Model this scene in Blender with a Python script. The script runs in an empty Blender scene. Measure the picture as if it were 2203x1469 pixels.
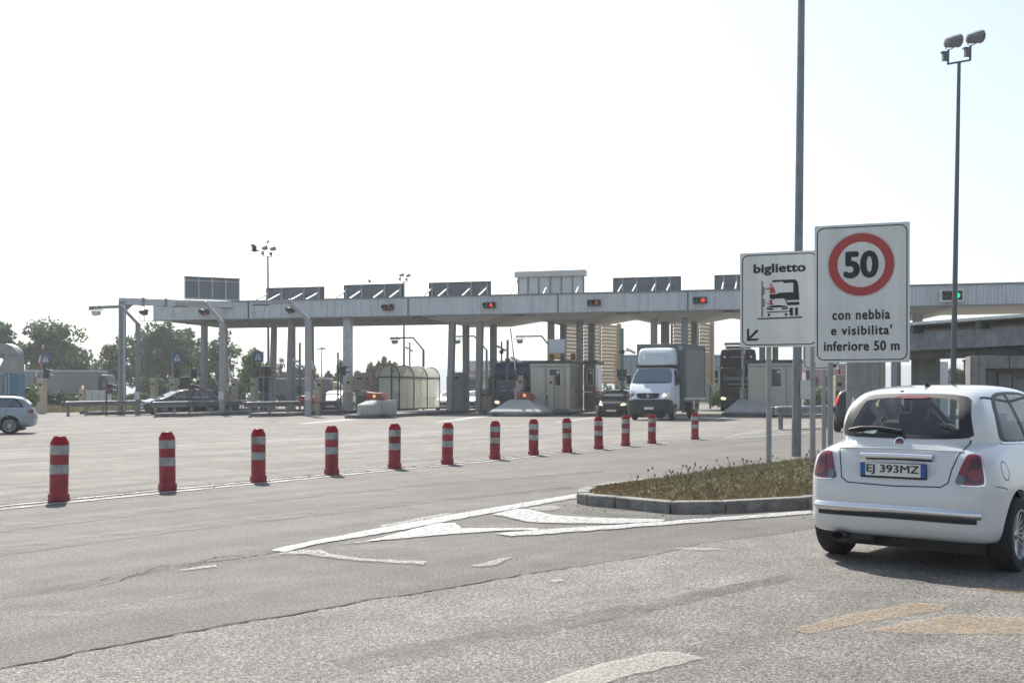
import bpy, bmesh, math, random
import numpy as np
from mathutils import Vector, Matrix, Euler
from mathutils.bvhtree import BVHTree
R = math.radians
random.seed(7); RNG = np.random.default_rng(7)
SC = bpy.context.scene; COL = SC.collection

# ------------------------------------------------------------------ camera, sky, sun, exposure
F, CX, HY, H = 2300.0, 1101.5, 844.0, 1.4          # focal length / centre / horizon in photo pixels, eye height
cam = bpy.data.cameras.new('camera'); cam_o = bpy.data.objects.new('camera', cam); COL.objects.link(cam_o)
cam.sensor_width = 36; cam.lens = 36 * F / 2203; cam.shift_y = (HY - 734.5) / 2203
cam.clip_start = 0.1; cam.clip_end = 9000
cam_o.location = (0, 0, H); cam_o.rotation_euler = (R(90), 0, 0)
SC.camera = cam_o
SUN_AZ, SUN_EL = -19.0, 46.0
w = bpy.data.worlds.new('World'); SC.world = w; w.use_nodes = True
nt = w.node_tree; nt.nodes.clear()
sky = nt.nodes.new('ShaderNodeTexSky'); sky.sky_type = 'NISHITA'; sky.sun_disc = False
sky.sun_elevation = R(SUN_EL); sky.sun_rotation = R(SUN_AZ); sky.air_density = 1.2; sky.dust_density = 1.6; sky.ozone_density = 1.0
bg = nt.nodes.new('ShaderNodeBackground'); bg.inputs[1].default_value = 0.10
wo = nt.nodes.new('ShaderNodeOutputWorld')
hs = nt.nodes.new('ShaderNodeHueSaturation'); hs.inputs['Saturation'].default_value = .6
nt.links.new(sky.outputs[0], hs.inputs['Color'])
tn = nt.nodes.new('ShaderNodeMix'); tn.data_type = 'RGBA'; tn.blend_type = 'MULTIPLY'; tn.inputs[0].default_value = 1; tn.inputs[7].default_value = (.93, .98, 1.06, 1)
nt.links.new(hs.outputs[0], tn.inputs[6]); nt.links.new(tn.outputs[2], bg.inputs[0]); nt.links.new(bg.outputs[0], wo.inputs[0])
sl = bpy.data.lights.new('sun', 'SUN'); sl.energy = 4.6; sl.angle = R(0.53); sl.color = (1, .95, .87)
so = bpy.data.objects.new('sun', sl); COL.objects.link(so)
e, az = R(SUN_EL), R(SUN_AZ)
so.rotation_euler = Vector((math.cos(e) * math.sin(az), math.cos(e) * math.cos(az), math.sin(e))).to_track_quat('Z', 'Y').to_euler()
SC.view_settings.view_transform = 'Standard'; SC.view_settings.look = 'None'
SC.view_settings.gamma = 1; SC.view_settings.exposure = 0.72
SC.cycles.max_bounces = 8; SC.cycles.transparent_max_bounces = 16

# ------------------------------------------------------------------ where photo pixels stand in the place
def PX(px, d): return (px - CX) * d / F
def PZ(py, d): return H + (HY - py) * d / F
def P(px, py, d): return Vector((PX(px, d), d, PZ(py, d)))
def DG(py, z=0.0): return F * (H - z) / (py - HY)
def G(px, py, z=0.0):
    d = DG(py, z); return Vector((PX(px, d), d, z))
A0 = R(14.5); CA, SA = math.cos(A0), math.sin(A0)  # the toll plaza is turned by this much
def LT(px, off=0.0):                                # place along the canopy for a pixel column, at an offset behind the fascia
    k = (px - CX) / F
    return (k * (68 + off * CA) - off * SA) / (CA + k * SA)
def LW(t, off): return Vector((off * SA + t * CA, 68 + off * CA - t * SA, 0))
def LZ(py, t, off=0.0): return PZ(py, 68 + off * CA - t * SA)

# ------------------------------------------------------------------ materials
MATS = {}
def mat(name, col, rough=.6, metal=0.0, var=0.0, scale=8.0, bump=0.0, bscale=60.0, col2=None, spec=None, emit=None, estr=1.0, trans=0.0, coat=0.0, stretch=None, streak=0.0):
    m = bpy.data.materials.new(name); m.use_nodes = True; MATS[name] = m
    t = m.node_tree; b = t.nodes['Principled BSDF']
    b.inputs['Base Color'].default_value = (*col, 1); b.inputs['Roughness'].default_value = rough; b.inputs['Metallic'].default_value = metal
    if spec is not None: b.inputs['Specular IOR Level'].default_value = spec
    if coat: b.inputs['Coat Weight'].default_value = coat; b.inputs['Coat Roughness'].default_value = .04
    if emit: b.inputs['Emission Color'].default_value = (*emit, 1); b.inputs['Emission Strength'].default_value = estr
    if var or bump or col2:
        tc = t.nodes.new('ShaderNodeTexCoord'); mp = t.nodes.new('ShaderNodeMapping')
        oi = t.nodes.new('ShaderNodeObjectInfo'); sh = t.nodes.new('ShaderNodeVectorMath'); sh.operation = 'MULTIPLY_ADD'; sh.inputs[1].default_value = (37, 23, 11)   # every copy is worn in its own way
        t.links.new(oi.outputs['Random'], sh.inputs[0]); t.links.new(tc.outputs['Object'], sh.inputs[2]); t.links.new(sh.outputs[0], mp.inputs[0])
        if stretch: mp.inputs['Scale'].default_value = stretch
    if var or col2:
        n = t.nodes.new('ShaderNodeTexNoise'); n.inputs['Scale'].default_value = scale; n.inputs['Detail'].default_value = 6; n.inputs['Roughness'].default_value = .65
        t.links.new(mp.outputs[0], n.inputs[0])
        r = t.nodes.new('ShaderNodeValToRGB')
        c2 = col2 if col2 else tuple(min(1, c * (1 + var)) for c in col)
        c1 = col if col2 else tuple(c * (1 - var) for c in col)
        r.color_ramp.elements[0].color = (*c1, 1); r.color_ramp.elements[1].color = (*c2, 1)
        r.color_ramp.elements[0].position = .32; r.color_ramp.elements[1].position = .68
        t.links.new(n.outputs[0], r.inputs[0]); src = r.outputs[0]
        if streak:                                   # rain-washed dirt that runs down the surface
            m2 = t.nodes.new('ShaderNodeMapping'); m2.inputs['Scale'].default_value = (7, 7, .35)
            t.links.new(sh.outputs[0], m2.inputs[0])
            n2 = t.nodes.new('ShaderNodeTexNoise'); n2.inputs['Scale'].default_value = 1.0; n2.inputs['Detail'].default_value = 5
            t.links.new(m2.outputs[0], n2.inputs[0])
            r2 = t.nodes.new('ShaderNodeValToRGB'); r2.color_ramp.elements[0].position = .5; r2.color_ramp.elements[1].position = .75
            r2.color_ramp.elements[0].color = (1, 1, 1, 1); r2.color_ramp.elements[1].color = (1 - streak, 1 - streak, 1 - streak * 1.05, 1)
            t.links.new(n2.outputs[0], r2.inputs[0])
            mx = t.nodes.new('ShaderNodeMix'); mx.data_type = 'RGBA'; mx.blend_type = 'MULTIPLY'; mx.inputs[0].default_value = 1
            t.links.new(src, mx.inputs[6]); t.links.new(r2.outputs[0], mx.inputs[7]); src = mx.outputs[2]
        t.links.new(src, b.inputs['Base Color'])
    if bump:
        n = t.nodes.new('ShaderNodeTexNoise'); n.inputs['Scale'].default_value = bscale; n.inputs['Detail'].default_value = 4
        t.links.new(mp.outputs[0], n.inputs[0])
        bp = t.nodes.new('ShaderNodeBump'); bp.inputs['Strength'].default_value = bump; bp.inputs['Distance'].default_value = .02
        t.links.new(n.outputs[0], bp.inputs['Height']); t.links.new(bp.outputs[0], b.inputs['Normal'])
    if trans:                                        # light shining through (leaves, plastic)
        tr = t.nodes.new('ShaderNodeBsdfTranslucent'); mx = t.nodes.new('ShaderNodeMixShader'); mx.inputs[0].default_value = trans
        o = t.nodes['Material Output']
        if (var or col2): t.links.new(src, tr.inputs[0])
        else: tr.inputs[0].default_value = (*[min(1, c * 1.5) for c in col], 1)
        t.links.new(b.outputs[0], mx.inputs[1]); t.links.new(tr.outputs[0], mx.inputs[2]); t.links.new(mx.outputs[0], o.inputs[0])
    return m
def glass(name, tint, refl=.12, rough=.02):
    m = bpy.data.materials.new(name); m.use_nodes = True; t = m.node_tree; t.nodes.clear(); MATS[name] = m
    tr = t.nodes.new('ShaderNodeBsdfTransparent'); tr.inputs[0].default_value = (*tint, 1)
    gl = t.nodes.new('ShaderNodeBsdfGlossy'); gl.inputs[1].default_value = rough
    fr = t.nodes.new('ShaderNodeFresnel'); fr.inputs[0].default_value = 1.5
    ad = t.nodes.new('ShaderNodeMath'); ad.operation = 'ADD'; ad.use_clamp = True; ad.inputs[1].default_value = refl
    mx = t.nodes.new('ShaderNodeMixShader'); o = t.nodes.new('ShaderNodeOutputMaterial')
    t.links.new(fr.outputs[0], ad.inputs[0]); t.links.new(ad.outputs[0], mx.inputs[0])
    t.links.new(tr.outputs[0], mx.inputs[1]); t.links.new(gl.outputs[0], mx.inputs[2]); t.links.new(mx.outputs[0], o.inputs[0])
    return m
mat('concrete', (.27, .265, .25), .85, var=.22, scale=2.5, bump=.25, bscale=25, streak=.35)
mat('column_concrete', (.27, .275, .275), .8, var=.15, scale=3, bump=.15, bscale=20, streak=.3)
mat('kerb_stone', (.21, .2, .18), .85, var=.45, scale=5, bump=.5, bscale=40)
mat('dark_kerb', (.11, .112, .11), .85, var=.3, scale=4, bump=.4, bscale=30)
mat('galv', (.42, .44, .46), .42, .75, var=.18, scale=5)
mat('galv_dark', (.2, .215, .23), .5, .55, var=.2, scale=4)
mat('rail_steel', (.2, .21, .22), .4, .7, var=.25, scale=4)
mat('dark_steel', (.045, .05, .055), .5, .4, var=.2, scale=6)
mat('black', (.012, .012, .014), .45)
mat('rubber', (.018, .018, .019), .8, var=.2, scale=20)
mat('tan_metal', (.4, .36, .27), .55, .1, var=.12, scale=3, streak=.2)
mat('steel_booth', (.42, .4, .35), .36, .35, var=.1, scale=2, stretch=(1, 1, .1))
mat('brown_booth', (.17, .115, .1), .35, .35, var=.15, scale=3)
mat('white_paint', (.72, .73, .73), .45, var=.05, scale=4)
mat('off_white', (.55, .56, .55), .5, var=.08, scale=3)
mat('sign_back', (.14, .16, .178), .5, .3, var=.12, scale=1.5)
mat('sign_face', (.7, .72, .7), .5, var=.06, scale=1.5, streak=.12)
mat('sign_black', (.012, .012, .013), .5)
mat('sign_red', (.42, .05, .045), .5)
mat('sign_grey', (.2, .2, .2), .5)
mat('sign_blue', (.015, .085, .22), .5)
mat('red_plastic', (.31, .03, .042), .5, var=.3, scale=6, streak=.6)
mat('red_cap', (.42, .02, .03), .35, trans=.5, var=.06, scale=5)
mat('reflector', (.34, .36, .35), .4, var=.3, scale=12, streak=.55)
mat('red_box', (.2, .035, .025), .45, var=.1, scale=4)
mat('red_lamp', (.5, .02, .02), .3, emit=(1, .04, .03), estr=.5)
mat('red_lamp_dim', (.25, .02, .025), .3, emit=(1, .04, .04), estr=.1)
mat('green_lamp', (.02, .5, .25), .3, emit=(.0, .9, .42), estr=.6)
mat('amber_lamp', (.7, .25, .1), .3, emit=(1, .4, .16), estr=.45)
mat('head_lamp', (.9, .85, .7), .2, emit=(1, .85, .6), estr=.55)
mat('soffit', (.52, .5, .46), .8, var=.12, scale=1.2)
mat('slat_tan', (.46, .38, .28), .5, .1, var=.1, scale=2)
mat('slat_post', (.12, .11, .1), .6, .2)
def frosted():
    m = bpy.data.materials.new('shelter_skin'); m.use_nodes = True; t = m.node_tree; t.nodes.clear(); MATS['shelter_skin'] = m; N = t.nodes.new
    a = N('ShaderNodeBsdfTranslucent'); a.inputs[0].default_value = (.86, .85, .79, 1); c = N('ShaderNodeBsdfPrincipled'); c.inputs[0].default_value = (.74, .73, .68, 1); c.inputs['Roughness'].default_value = .25
    d = N('ShaderNodeBsdfTransparent'); d.inputs[0].default_value = (.97, .97, .94, 1); x, y = N('ShaderNodeMixShader'), N('ShaderNodeMixShader'); x.inputs[0].default_value = .45; y.inputs[0].default_value = .46; o = N('ShaderNodeOutputMaterial')
    t.links.new(a.outputs[0], x.inputs[1]); t.links.new(c.outputs[0], x.inputs[2]); t.links.new(x.outputs[0], y.inputs[1]); t.links.new(d.outputs[0], y.inputs[2]); t.links.new(y.outputs[0], o.inputs[0])
frosted()
mat('duct', (.26, .265, .265), .45, .5, var=.12, scale=3)
mat('blue_cabinet', (.07, .16, .24), .5, var=.1, scale=3)
mat('chrome', (.75, .76, .78), .1, 1.0)
mat('alloy', (.5, .51, .53), .28, .9)
mat('pearl_white', (.62, .635, .63), .2, coat=1.0, var=.02, scale=3)
mat('silver_paint', (.24, .285, .335), .32, .45, coat=.5)
mat('black_paint', (.012, .014, .018), .2, coat=.6)
mat('truck_white', (.56, .62, .67), .35, coat=.3)
mat('truck_blue', (.008, .02, .07), .4, coat=.15)
mat('truck_black', (.006, .007, .009), .5, spec=.2)
mat('tarp_grey', (.2, .21, .2), .6, var=.12, scale=1.2, bump=.2, bscale=3)
mat('box_grey', (.1, .115, .125), .55, var=.08, scale=2)
mat('trailer_grey', (.2, .21, .215), .6, var=.1, scale=.5)
mat('bumper_dark', (.028, .034, .038), .6)
mat('tail_red', (.2, .006, .01), .1, coat=1.0)
mat('tail_dark', (.06, .003, .006), .1, coat=1.0)
mat('tail_pale', (.3, .1, .1), .15, coat=.7)
mat('tail_lit', (.6, .02, .02), .3, emit=(1, .08, .05), estr=.3)
mat('plate_white', (.7, .7, .68), .4)
mat('plate_blue', (.02, .09, .36), .4)
mat('seat_cloth', (.035, .035, .038), .9)
mat('cream_trim', (.4, .36, .29), .7)
mat('skin', (.42, .24, .17), .55)
mat('hair', (.02, .014, .011), .6)
mat('dark_cloth', (.03, .03, .04), .9)
mat('red_cloth', (.3, .05, .05), .9)
mat('bark', (.11, .09, .07), .9, var=.3, scale=3)
mat('leaf_dark', (.05, .092, .045), .5, col2=(.085, .14, .065), scale=.6, trans=.45)
mat('leaf_mid', (.07, .115, .045), .55, col2=(.12, .15, .06), scale=.5, trans=.4)
mat('leaf_light', (.1, .14, .045), .55, col2=(.17, .19, .075), scale=.5, trans=.4)
mat('twig', (.14, .12, .1), .9)
mat('dry_grass', (.2, .165, .088), .8, col2=(.11, .135, .052), scale=3.0, trans=.15)
mat('straw', (.17, .14, .08), .8, trans=.15)
mat('weed_stem', (.075, .085, .045), .8, trans=.15)
mat('block_concrete', (.36, .365, .355), .8, var=.12, scale=1.5, bump=.1, bscale=10, streak=.25)
mat('reddish_weed', (.16, .085, .05), .8, col2=(.2, .15, .075), scale=4, trans=.25)
mat('feather', (.03, .032, .037), .8)
mat('pipe_grey', (.3, .31, .32), .45, .5, var=.12, scale=5)
mat('mast_dark', (.1, .115, .13), .5, .4)
mat('mast_green', (.1, .2, .18), .5, .2)
mat('yellow_box', (.6, .36, .1), .5)
mat('barrier_red', (.38, .03, .03), .5); mat('barrier_white', (.6, .6, .58), .5)
mat('dark_glass', (.015, .02, .024), .06, spec=.8)
mat('bluish_glass', (.1, .15, .19), .06, spec=.9)
mat('orange_paint', (.5, .27, .08), .5)
mat('barrier_blue', (.14, .19, .26), .5, var=.2, scale=.4)
mat('roof_tile', (.3, .2, .14), .8)
mat('pink_wall', (.42, .3, .28), .8)
glass('clear_glass', (.76, .84, .82), .05); glass('tint_glass', (.4, .47, .47), .08); glass('wagon_glass', (.5, .6, .64), .16)

# ------------------------------------------------------------------ mesh helpers
class MB:
    def __init__(s): s.bm = bmesh.new()
    def _x(s, vs, m):
        for v in vs: v.co = m @ v.co
    def box(s, c, d, rz=0.0, rot=None):
        r = bmesh.ops.create_cube(s.bm, size=1)['verts']
        m = Matrix.Translation(c) @ (rot.to_matrix().to_4x4() if rot else Matrix.Rotation(rz, 4, 'Z')) @ Matrix.Diagonal((*d, 1))
        s._x(r, m); return s
    def bar(s, p, q, wx, wy=None):                    # square bar from p to q
        p, q = Vector(p), Vector(q); v = q - p
        r = bmesh.ops.create_cube(s.bm, size=1)['verts']
        m = Matrix.Translation((p + q) / 2) @ v.to_track_quat('Z', 'Y').to_matrix().to_4x4() @ Matrix.Diagonal((wx, wy or wx, v.length, 1))
        s._x(r, m); return s
    def cone(s, p, q, r0, r1=None, n=12):
        p, q = Vector(p), Vector(q); v = q - p
        r = bmesh.ops.create_cone(s.bm, cap_ends=True, segments=n, radius1=r0, radius2=r0 if r1 is None else r1, depth=v.length)['verts']
        s._x(r, Matrix.Translation((p + q) / 2) @ v.to_track_quat('Z', 'Y').to_matrix().to_4x4()); return s
    def tube(s, pts, r, n=10):
        pts = [Vector(p) for p in pts]; rings = []
        for i, p in enumerate(pts):
            a = (pts[i] - pts[i - 1]).normalized() if i else None
            b = (pts[i + 1] - pts[i]).normalized() if i + 1 < len(pts) else None
            t = ((a or b) + (b or a)).normalized()
            up = Vector((0, 0, 1)) if abs(t.z) < .95 else Vector((0, 1, 0))
            x = t.cross(up).normalized(); y = x.cross(t)
            sc = 1.0 if not (a and b) else 1 / max(.5, t.dot(a))
            rr = r[i] if isinstance(r, (list, tuple)) else r
            rings.append([s.bm.verts.new(p + (x * math.cos(2 * math.pi * k / n) + y * math.sin(2 * math.pi * k / n)) * rr * (sc if False else 1)) for k in range(n)])
        for u, v in zip(rings, rings[1:]):
            for k in range(n): s.bm.faces.new((u[k], u[(k + 1) % n], v[(k + 1) % n], v[k]))
        s.bm.faces.new(rings[0][::-1]); s.bm.faces.new(rings[-1]); return s
    def lathe(s, prof, n=16, m=None, rot0=0.0):        # prof = [(r, z)], about z
        m = m or Matrix(); rings = []
        for r, z in prof:
            rings.append([s.bm.verts.new(m @ Vector((r * math.cos(rot0 + 2 * math.pi * k / n), r * math.sin(rot0 + 2 * math.pi * k / n), z))) for k in range(n)])
        for u, v in zip(rings, rings[1:]):
            for k in range(n): s.bm.faces.new((u[k], u[(k + 1) % n], v[(k + 1) % n], v[k]))
        s.bm.faces.new(rings[0][::-1]); s.bm.faces.new(rings[-1]); return s
    def ball(s, c, r, seg=12, rot=None):
        v = bmesh.ops.create_uvsphere(s.bm, u_segments=seg, v_segments=max(6, seg // 2 + 2), radius=1)['verts']
        d = r if isinstance(r, (tuple, list)) else (r, r, r)
        s._x(v, Matrix.Translation(c) @ (rot.to_matrix().to_4x4() if rot else Matrix()) @ Matrix.Diagonal((*d, 1))); return s
    def prism(s, pts, v):                              # polygon (3d points) swept by vector v
        v = Vector(v); a = [s.bm.verts.new(Vector(p)) for p in pts]; b = [s.bm.verts.new(Vector(p) + v) for p in pts]
        s.bm.faces.new(a); s.bm.faces.new(b[::-1]); n = len(pts)
        for k in range(n): s.bm.faces.new((a[k], b[k], b[(k + 1) % n], a[(k + 1) % n]))
        return s
    def sheet(s, pts):
        s.bm.faces.new([s.bm.verts.new(Vector(p)) for p in pts]); return s
    def frustum(s, lo, hi):
        a = [s.bm.verts.new(Vector(p)) for p in lo]; b = [s.bm.verts.new(Vector(p)) for p in hi]; n = len(lo)
        s.bm.faces.new(a[::-1]); s.bm.faces.new(b)
        for k in range(n): s.bm.faces.new((a[k], a[(k + 1) % n], b[(k + 1) % n], b[k]))
        return s
    def build(s, name, m, parent=None, bevel=0.0, smooth=35.0, mesh_only=False):
        bmesh.ops.recalc_face_normals(s.bm, faces=s.bm.faces[:])
        if smooth:
            for f in s.bm.faces: f.smooth = True
            for ed in s.bm.edges:
                if len(ed.link_faces) == 2 and ed.calc_face_angle(0) > R(smooth): ed.smooth = False
        me = bpy.data.meshes.new(name); s.bm.to_mesh(me); s.bm.free()
        return link(name, me, m, parent, bevel)
def link(name, me, m, parent=None, bevel=0.0):
    o = bpy.data.objects.new(name, me); COL.objects.link(o)
    if m: me.materials.append(MATS[m] if isinstance(m, str) else m)
    if parent: o.parent = parent
    if bevel:
        b = o.modifiers.new('edge', 'BEVEL'); b.width = bevel; b.segments = 2; b.limit_method = 'ANGLE'; b.angle_limit = R(40)
    return o
def tag(o, label=None, cat=None, group=None, kind=None):
    if label: o['label'] = label
    if cat: o['category'] = cat
    if group: o['group'] = group
    if kind: o['kind'] = kind
    return o
def thing(name, label, cat, loc=(0, 0, 0), rz=0.0, group=None):
    o = bpy.data.objects.new(name, None); COL.objects.link(o); o.empty_display_size = .2
    o.location = loc; o.rotation_euler = (0, 0, rz); return tag(o, label, cat, group)
def struct(o): o['kind'] = 'structure'; return o
def copy_thing(o, loc, rz=None, label=None, scale=None):
    def rec(x, par):
        c = x.copy(); COL.objects.link(c)
        if par: c.parent = par
        for ch in x.children: rec(ch, c)
        return c
    c = rec(o, None); c.location = loc
    if rz is not None: c.rotation_euler = (0, 0, rz)
    if label: c['label'] = label
    if scale: c.scale = (scale,) * 3
    return c
def text(s, size, m, parent, loc, rot, sx=1.0, off=0.0, ext=.002, name='lettering', align='CENTER', space=1.0):
    c = bpy.data.curves.new(name, 'FONT'); c.body = s; c.size = size; c.align_x = align; c.align_y = 'CENTER'
    c.offset = off; c.extrude = ext; c.space_character = space
    o = bpy.data.objects.new(name, c); COL.objects.link(o); bpy.context.view_layer.update()
    me = bpy.data.meshes.new_from_object(o.evaluated_get(bpy.context.evaluated_depsgraph_get())); bpy.data.objects.remove(o); bpy.data.curves.remove(c)
    o = bpy.data.objects.new(name, me); COL.objects.link(o); me.materials.clear(); me.materials.append(MATS[m])
    o.parent = parent; o.location = loc; o.rotation_euler = rot; o.scale = (sx, 1, 1); return o
def embolden(o, dx, dy, axis):                         # thick strokes: the same letters laid a hair apart
    b = bmesh.new()
    for k, (x, y) in enumerate([(0, 0), (dx, 0), (-dx, 0), (0, dy), (0, -dy), (dx * .7, dy * .7), (-dx * .7, -dy * .7), (dx * .7, -dy * .7), (-dx * .7, dy * .7)]):
        n0 = len(b.verts); b.from_mesh(o.data); b.verts.ensure_lookup_table()
        for v in b.verts[n0:]: v.co += Vector((x, y, k * .0004))
    b.to_mesh(o.data); b.free()
def chaikin(p, it=2):
    p = np.array(p, float)
    for _ in range(it):
        q = np.roll(p, -1, 0); p = np.stack([p * .75 + q * .25, p * .25 + q * .75], 1).reshape(-1, p.shape[1])
    return p
def resample(p, n):
    q = np.vstack([p, p[:1]]); l = np.r_[0, np.cumsum(np.linalg.norm(np.diff(q, axis=0), axis=1))]
    t = np.linspace(0, l[-1], n, endpoint=False); return np.stack([np.interp(t, l, q[:, i]) for i in range(p.shape[1])], 1)

# ------------------------------------------------------------------ bodies shaped by their side, end and top outlines
def sdf(P2, poly):
    a = poly; b = np.roll(poly, -1, 0); out = np.empty(len(P2))
    for i0 in range(0, len(P2), 4000):
        p = P2[i0:i0 + 4000, None, :]; ba = b - a; pa = p - a[None]
        h = np.clip((pa * ba[None]).sum(2) / np.maximum((ba * ba).sum(1), 1e-12)[None], 0, 1)
        dist = np.sqrt(((pa - ba[None] * h[..., None]) ** 2).sum(2)).min(1)
        c = ((a[None, :, 1] > p[..., 1]) != (b[None, :, 1] > p[..., 1]))
        xi = a[None, :, 0] + (p[..., 1] - a[None, :, 1]) / np.where(np.abs(ba[None, :, 1]) < 1e-9, 1e-9, ba[None, :, 1]) * ba[None, :, 0]
        ins = (c & (p[..., 0] < xi)).sum(1) % 2 == 1
        out[i0:i0 + 4000] = np.where(ins, -dist, dist)
    return out
def smax(a, b, k):
    h = np.maximum(k - np.abs(a - b), 0) / k; return np.maximum(a, b) + h * h * k * .25
def body_fn(side, end, plan, k=.08):
    side, end, plan = chaikin(side), chaikin(end), chaikin(plan)
    return lambda p: smax(smax(sdf(p[:, [0, 2]], side), sdf(p[:, [1, 2]], end), k), sdf(p[:, [0, 1]], plan), k)
def shrink(fn, lo, hi, n, anchor):
    lo, hi = np.array(lo), np.array(hi); pts, faces, off = [], [], 0
    for ax in range(3):
        u, v = [i for i in range(3) if i != ax]
        for sgn in (0, 1):
            U, V = np.meshgrid(np.linspace(0, 1, n[u] + 1), np.linspace(0, 1, n[v] + 1), indexing='ij')
            g = np.zeros((U.size, 3)); g[:, u] = U.ravel(); g[:, v] = V.ravel(); g[:, ax] = sgn; pts.append(lo + g * (hi - lo))
            idx = np.arange(U.size).reshape(U.shape) + off; off += U.size
            q = np.stack([idx[:-1, :-1], idx[1:, :-1], idx[1:, 1:], idx[:-1, 1:]], -1).reshape(-1, 4)
            faces.append(q)
    p = np.vstack(pts); a = anchor(p); t0 = np.zeros(len(p)); t1 = np.ones(len(p))
    for _ in range(18):
        t = (t0 + t1) / 2; ins = fn(a + (p - a) * t[:, None]) < 0
        t0 = np.where(ins, t, t0); t1 = np.where(ins, t1, t)
    q = a + (p - a) * t0[:, None]
    bm = bmesh.new(); vs = [bm.verts.new(c) for c in q]
    for f in np.vstack(faces):
        bm.faces.new([vs[i] for i in f])
    bmesh.ops.remove_doubles(bm, verts=bm.verts[:], dist=1e-5)
    bmesh.ops.dissolve_degenerate(bm, edges=bm.edges[:], dist=1e-6)
    bmesh.ops.recalc_face_normals(bm, faces=bm.faces[:])
    return bm
def bool_cut(bm, cutters):                            # clean cut-outs; returns a mesh
    me = bpy.data.meshes.new('tmp'); bm.to_mesh(me); o = bpy.data.objects.new('tmp', me); COL.objects.link(o); kill = [o]
    for c in cutters:
        cm = bpy.data.meshes.new('tmpc'); bmesh.ops.recalc_face_normals(c, faces=c.faces[:]); c.to_mesh(cm); c.free(); co = bpy.data.objects.new('tmpc', cm); COL.objects.link(co); kill.append(co)
        md = o.modifiers.new('b', 'BOOLEAN'); md.operation = 'DIFFERENCE'; md.solver = 'EXACT'; md.object = co
    dg = bpy.context.evaluated_depsgraph_get(); dg.update()
    res = bpy.data.meshes.new_from_object(o.evaluated_get(dg))
    for k in kill:
        d = k.data; bpy.data.objects.remove(k); bpy.data.meshes.remove(d)
    return res
def smooth_mesh(me, ang=32):
    b = bmesh.new(); b.from_mesh(me)
    for f in b.faces: f.smooth = True
    for ed in b.edges: ed.smooth = not (len(ed.link_faces) == 2 and ed.calc_face_angle(0) > R(ang))
    b.to_mesh(me); b.free(); return me
class Skin:                                           # lays windows, lamps and trim onto a body
    def __init__(s, bm): s.t = BVHTree.FromBMesh(bm)
    def hit(s, view, a, b, off):
        o, d = {'rear': (Vector((-9, a, b)), Vector((1, 0, 0))), 'front': (Vector((20, a, b)), Vector((-1, 0, 0))),
                'left': (Vector((a, 9, b)), Vector((0, -1, 0))), 'right': (Vector((a, -9, b)), Vector((0, 1, 0))), 'top': (Vector((a, b, 9)), Vector((0, 0, -1)))}[view]
        loc, nor, _, _ = s.t.ray_cast(o, d)
        if loc is None:
            loc, nor, _, _ = s.t.find_nearest(o + d * 9); 
        if nor.dot(d) > 0: nor = -nor
        return loc + nor * off
    def patch(s, view, outline, name, m, parent, r0=0.0, r1=1.0, off=.003, rings=8, n=64, ch=2, thick=0.0):
        o = resample(chaikin(outline, ch), n); c = o.mean(0); bm = bmesh.new(); rs = []
        for k in range(rings + 1):
            r = r0 + (r1 - r0) * k / rings
            if r < 1e-6: rs.append([bm.verts.new(s.hit(view, *c, off))]); continue
            rs.append([bm.verts.new(s.hit(view, *(c + (q - c) * r), off)) for q in o])
        for u, v in zip(rs, rs[1:]):
            for k in range(n):
                k2 = (k + 1) % n
                bm.faces.new((u[0], v[k], v[k2]) if len(u) == 1 else (u[k], v[k], v[k2], u[k2]))
        for f in bm.faces: f.smooth = True
        bmesh.ops.recalc_face_normals(bm, faces=bm.faces[:])
        me = bpy.data.meshes.new(name); bm.to_mesh(me); bm.free(); ob = link(name, me, m, parent)
        if thick:
            md = ob.modifiers.new('t', 'SOLIDIFY'); md.thickness = thick; md.offset = 0
        return ob
    def strip(s, view, line, wd, name, m, parent, off=.002, closed=False, raise_mid=0.0, sub=12):
        L = [np.array(p, float) for p in line]
        if closed: L.append(L[0])
        pts = []
        for a, b in zip(L, L[1:]):
            for k in range(sub): pts.append(a + (b - a) * k / sub)
        pts.append(L[-1]); bm = bmesh.new(); rows = []
        for i, p in enumerate(pts):
            t = pts[min(i + 1, len(pts) - 1)] - pts[max(i - 1, 0)]; t /= max(1e-9, np.linalg.norm(t)); nn = np.array([-t[1], t[0]])
            rows.append([bm.verts.new(s.hit(view, *(p + nn * wd * q / 2), off + raise_mid * (1 - q * q))) for q in ((-1, -.5, 0, .5, 1) if raise_mid else (-1, 1))])
        for u, v in zip(rows, rows[1:]):
            for k in range(len(u) - 1): bm.faces.new((u[k], u[k + 1], v[k + 1], v[k]))
        for f in bm.faces: f.smooth = True
        bmesh.ops.recalc_face_normals(bm, faces=bm.faces[:])
        me = bpy.data.meshes.new(name); bm.to_mesh(me); bm.free(); return link(name, me, m, parent)
def prism_bm(view, outline, a0, a1, scale=1.0, ch=2, n=40):
    o = resample(chaikin(outline, ch), n); c = o.mean(0); o = c + (o - c) * scale; bm = bmesh.new()
    mk = {'x': lambda q, t: (t, q[0], q[1]), 'y': lambda q, t: (q[0], t, q[1])}[view]
    A = [bm.verts.new(mk(q, a0)) for q in o]; B = [bm.verts.new(mk(q, a1)) for q in o]
    bm.faces.new(A); bm.faces.new(B[::-1])
    for k in range(n): bm.faces.new((A[k], B[k], B[(k + 1) % n], A[(k + 1) % n]))
    return bm
def cyl_bm(x, z, r, y0, y1, n=48):
    bm = bmesh.new(); c = bmesh.ops.create_cone(bm, cap_ends=True, segments=n, radius1=r, radius2=r, depth=abs(y1 - y0))['verts']
    m = Matrix.Translation((x, (y0 + y1) / 2, z)) @ Matrix.Rotation(R(90), 4, 'X')
    for v in c: v.co = m @ v.co
    return bm
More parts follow.
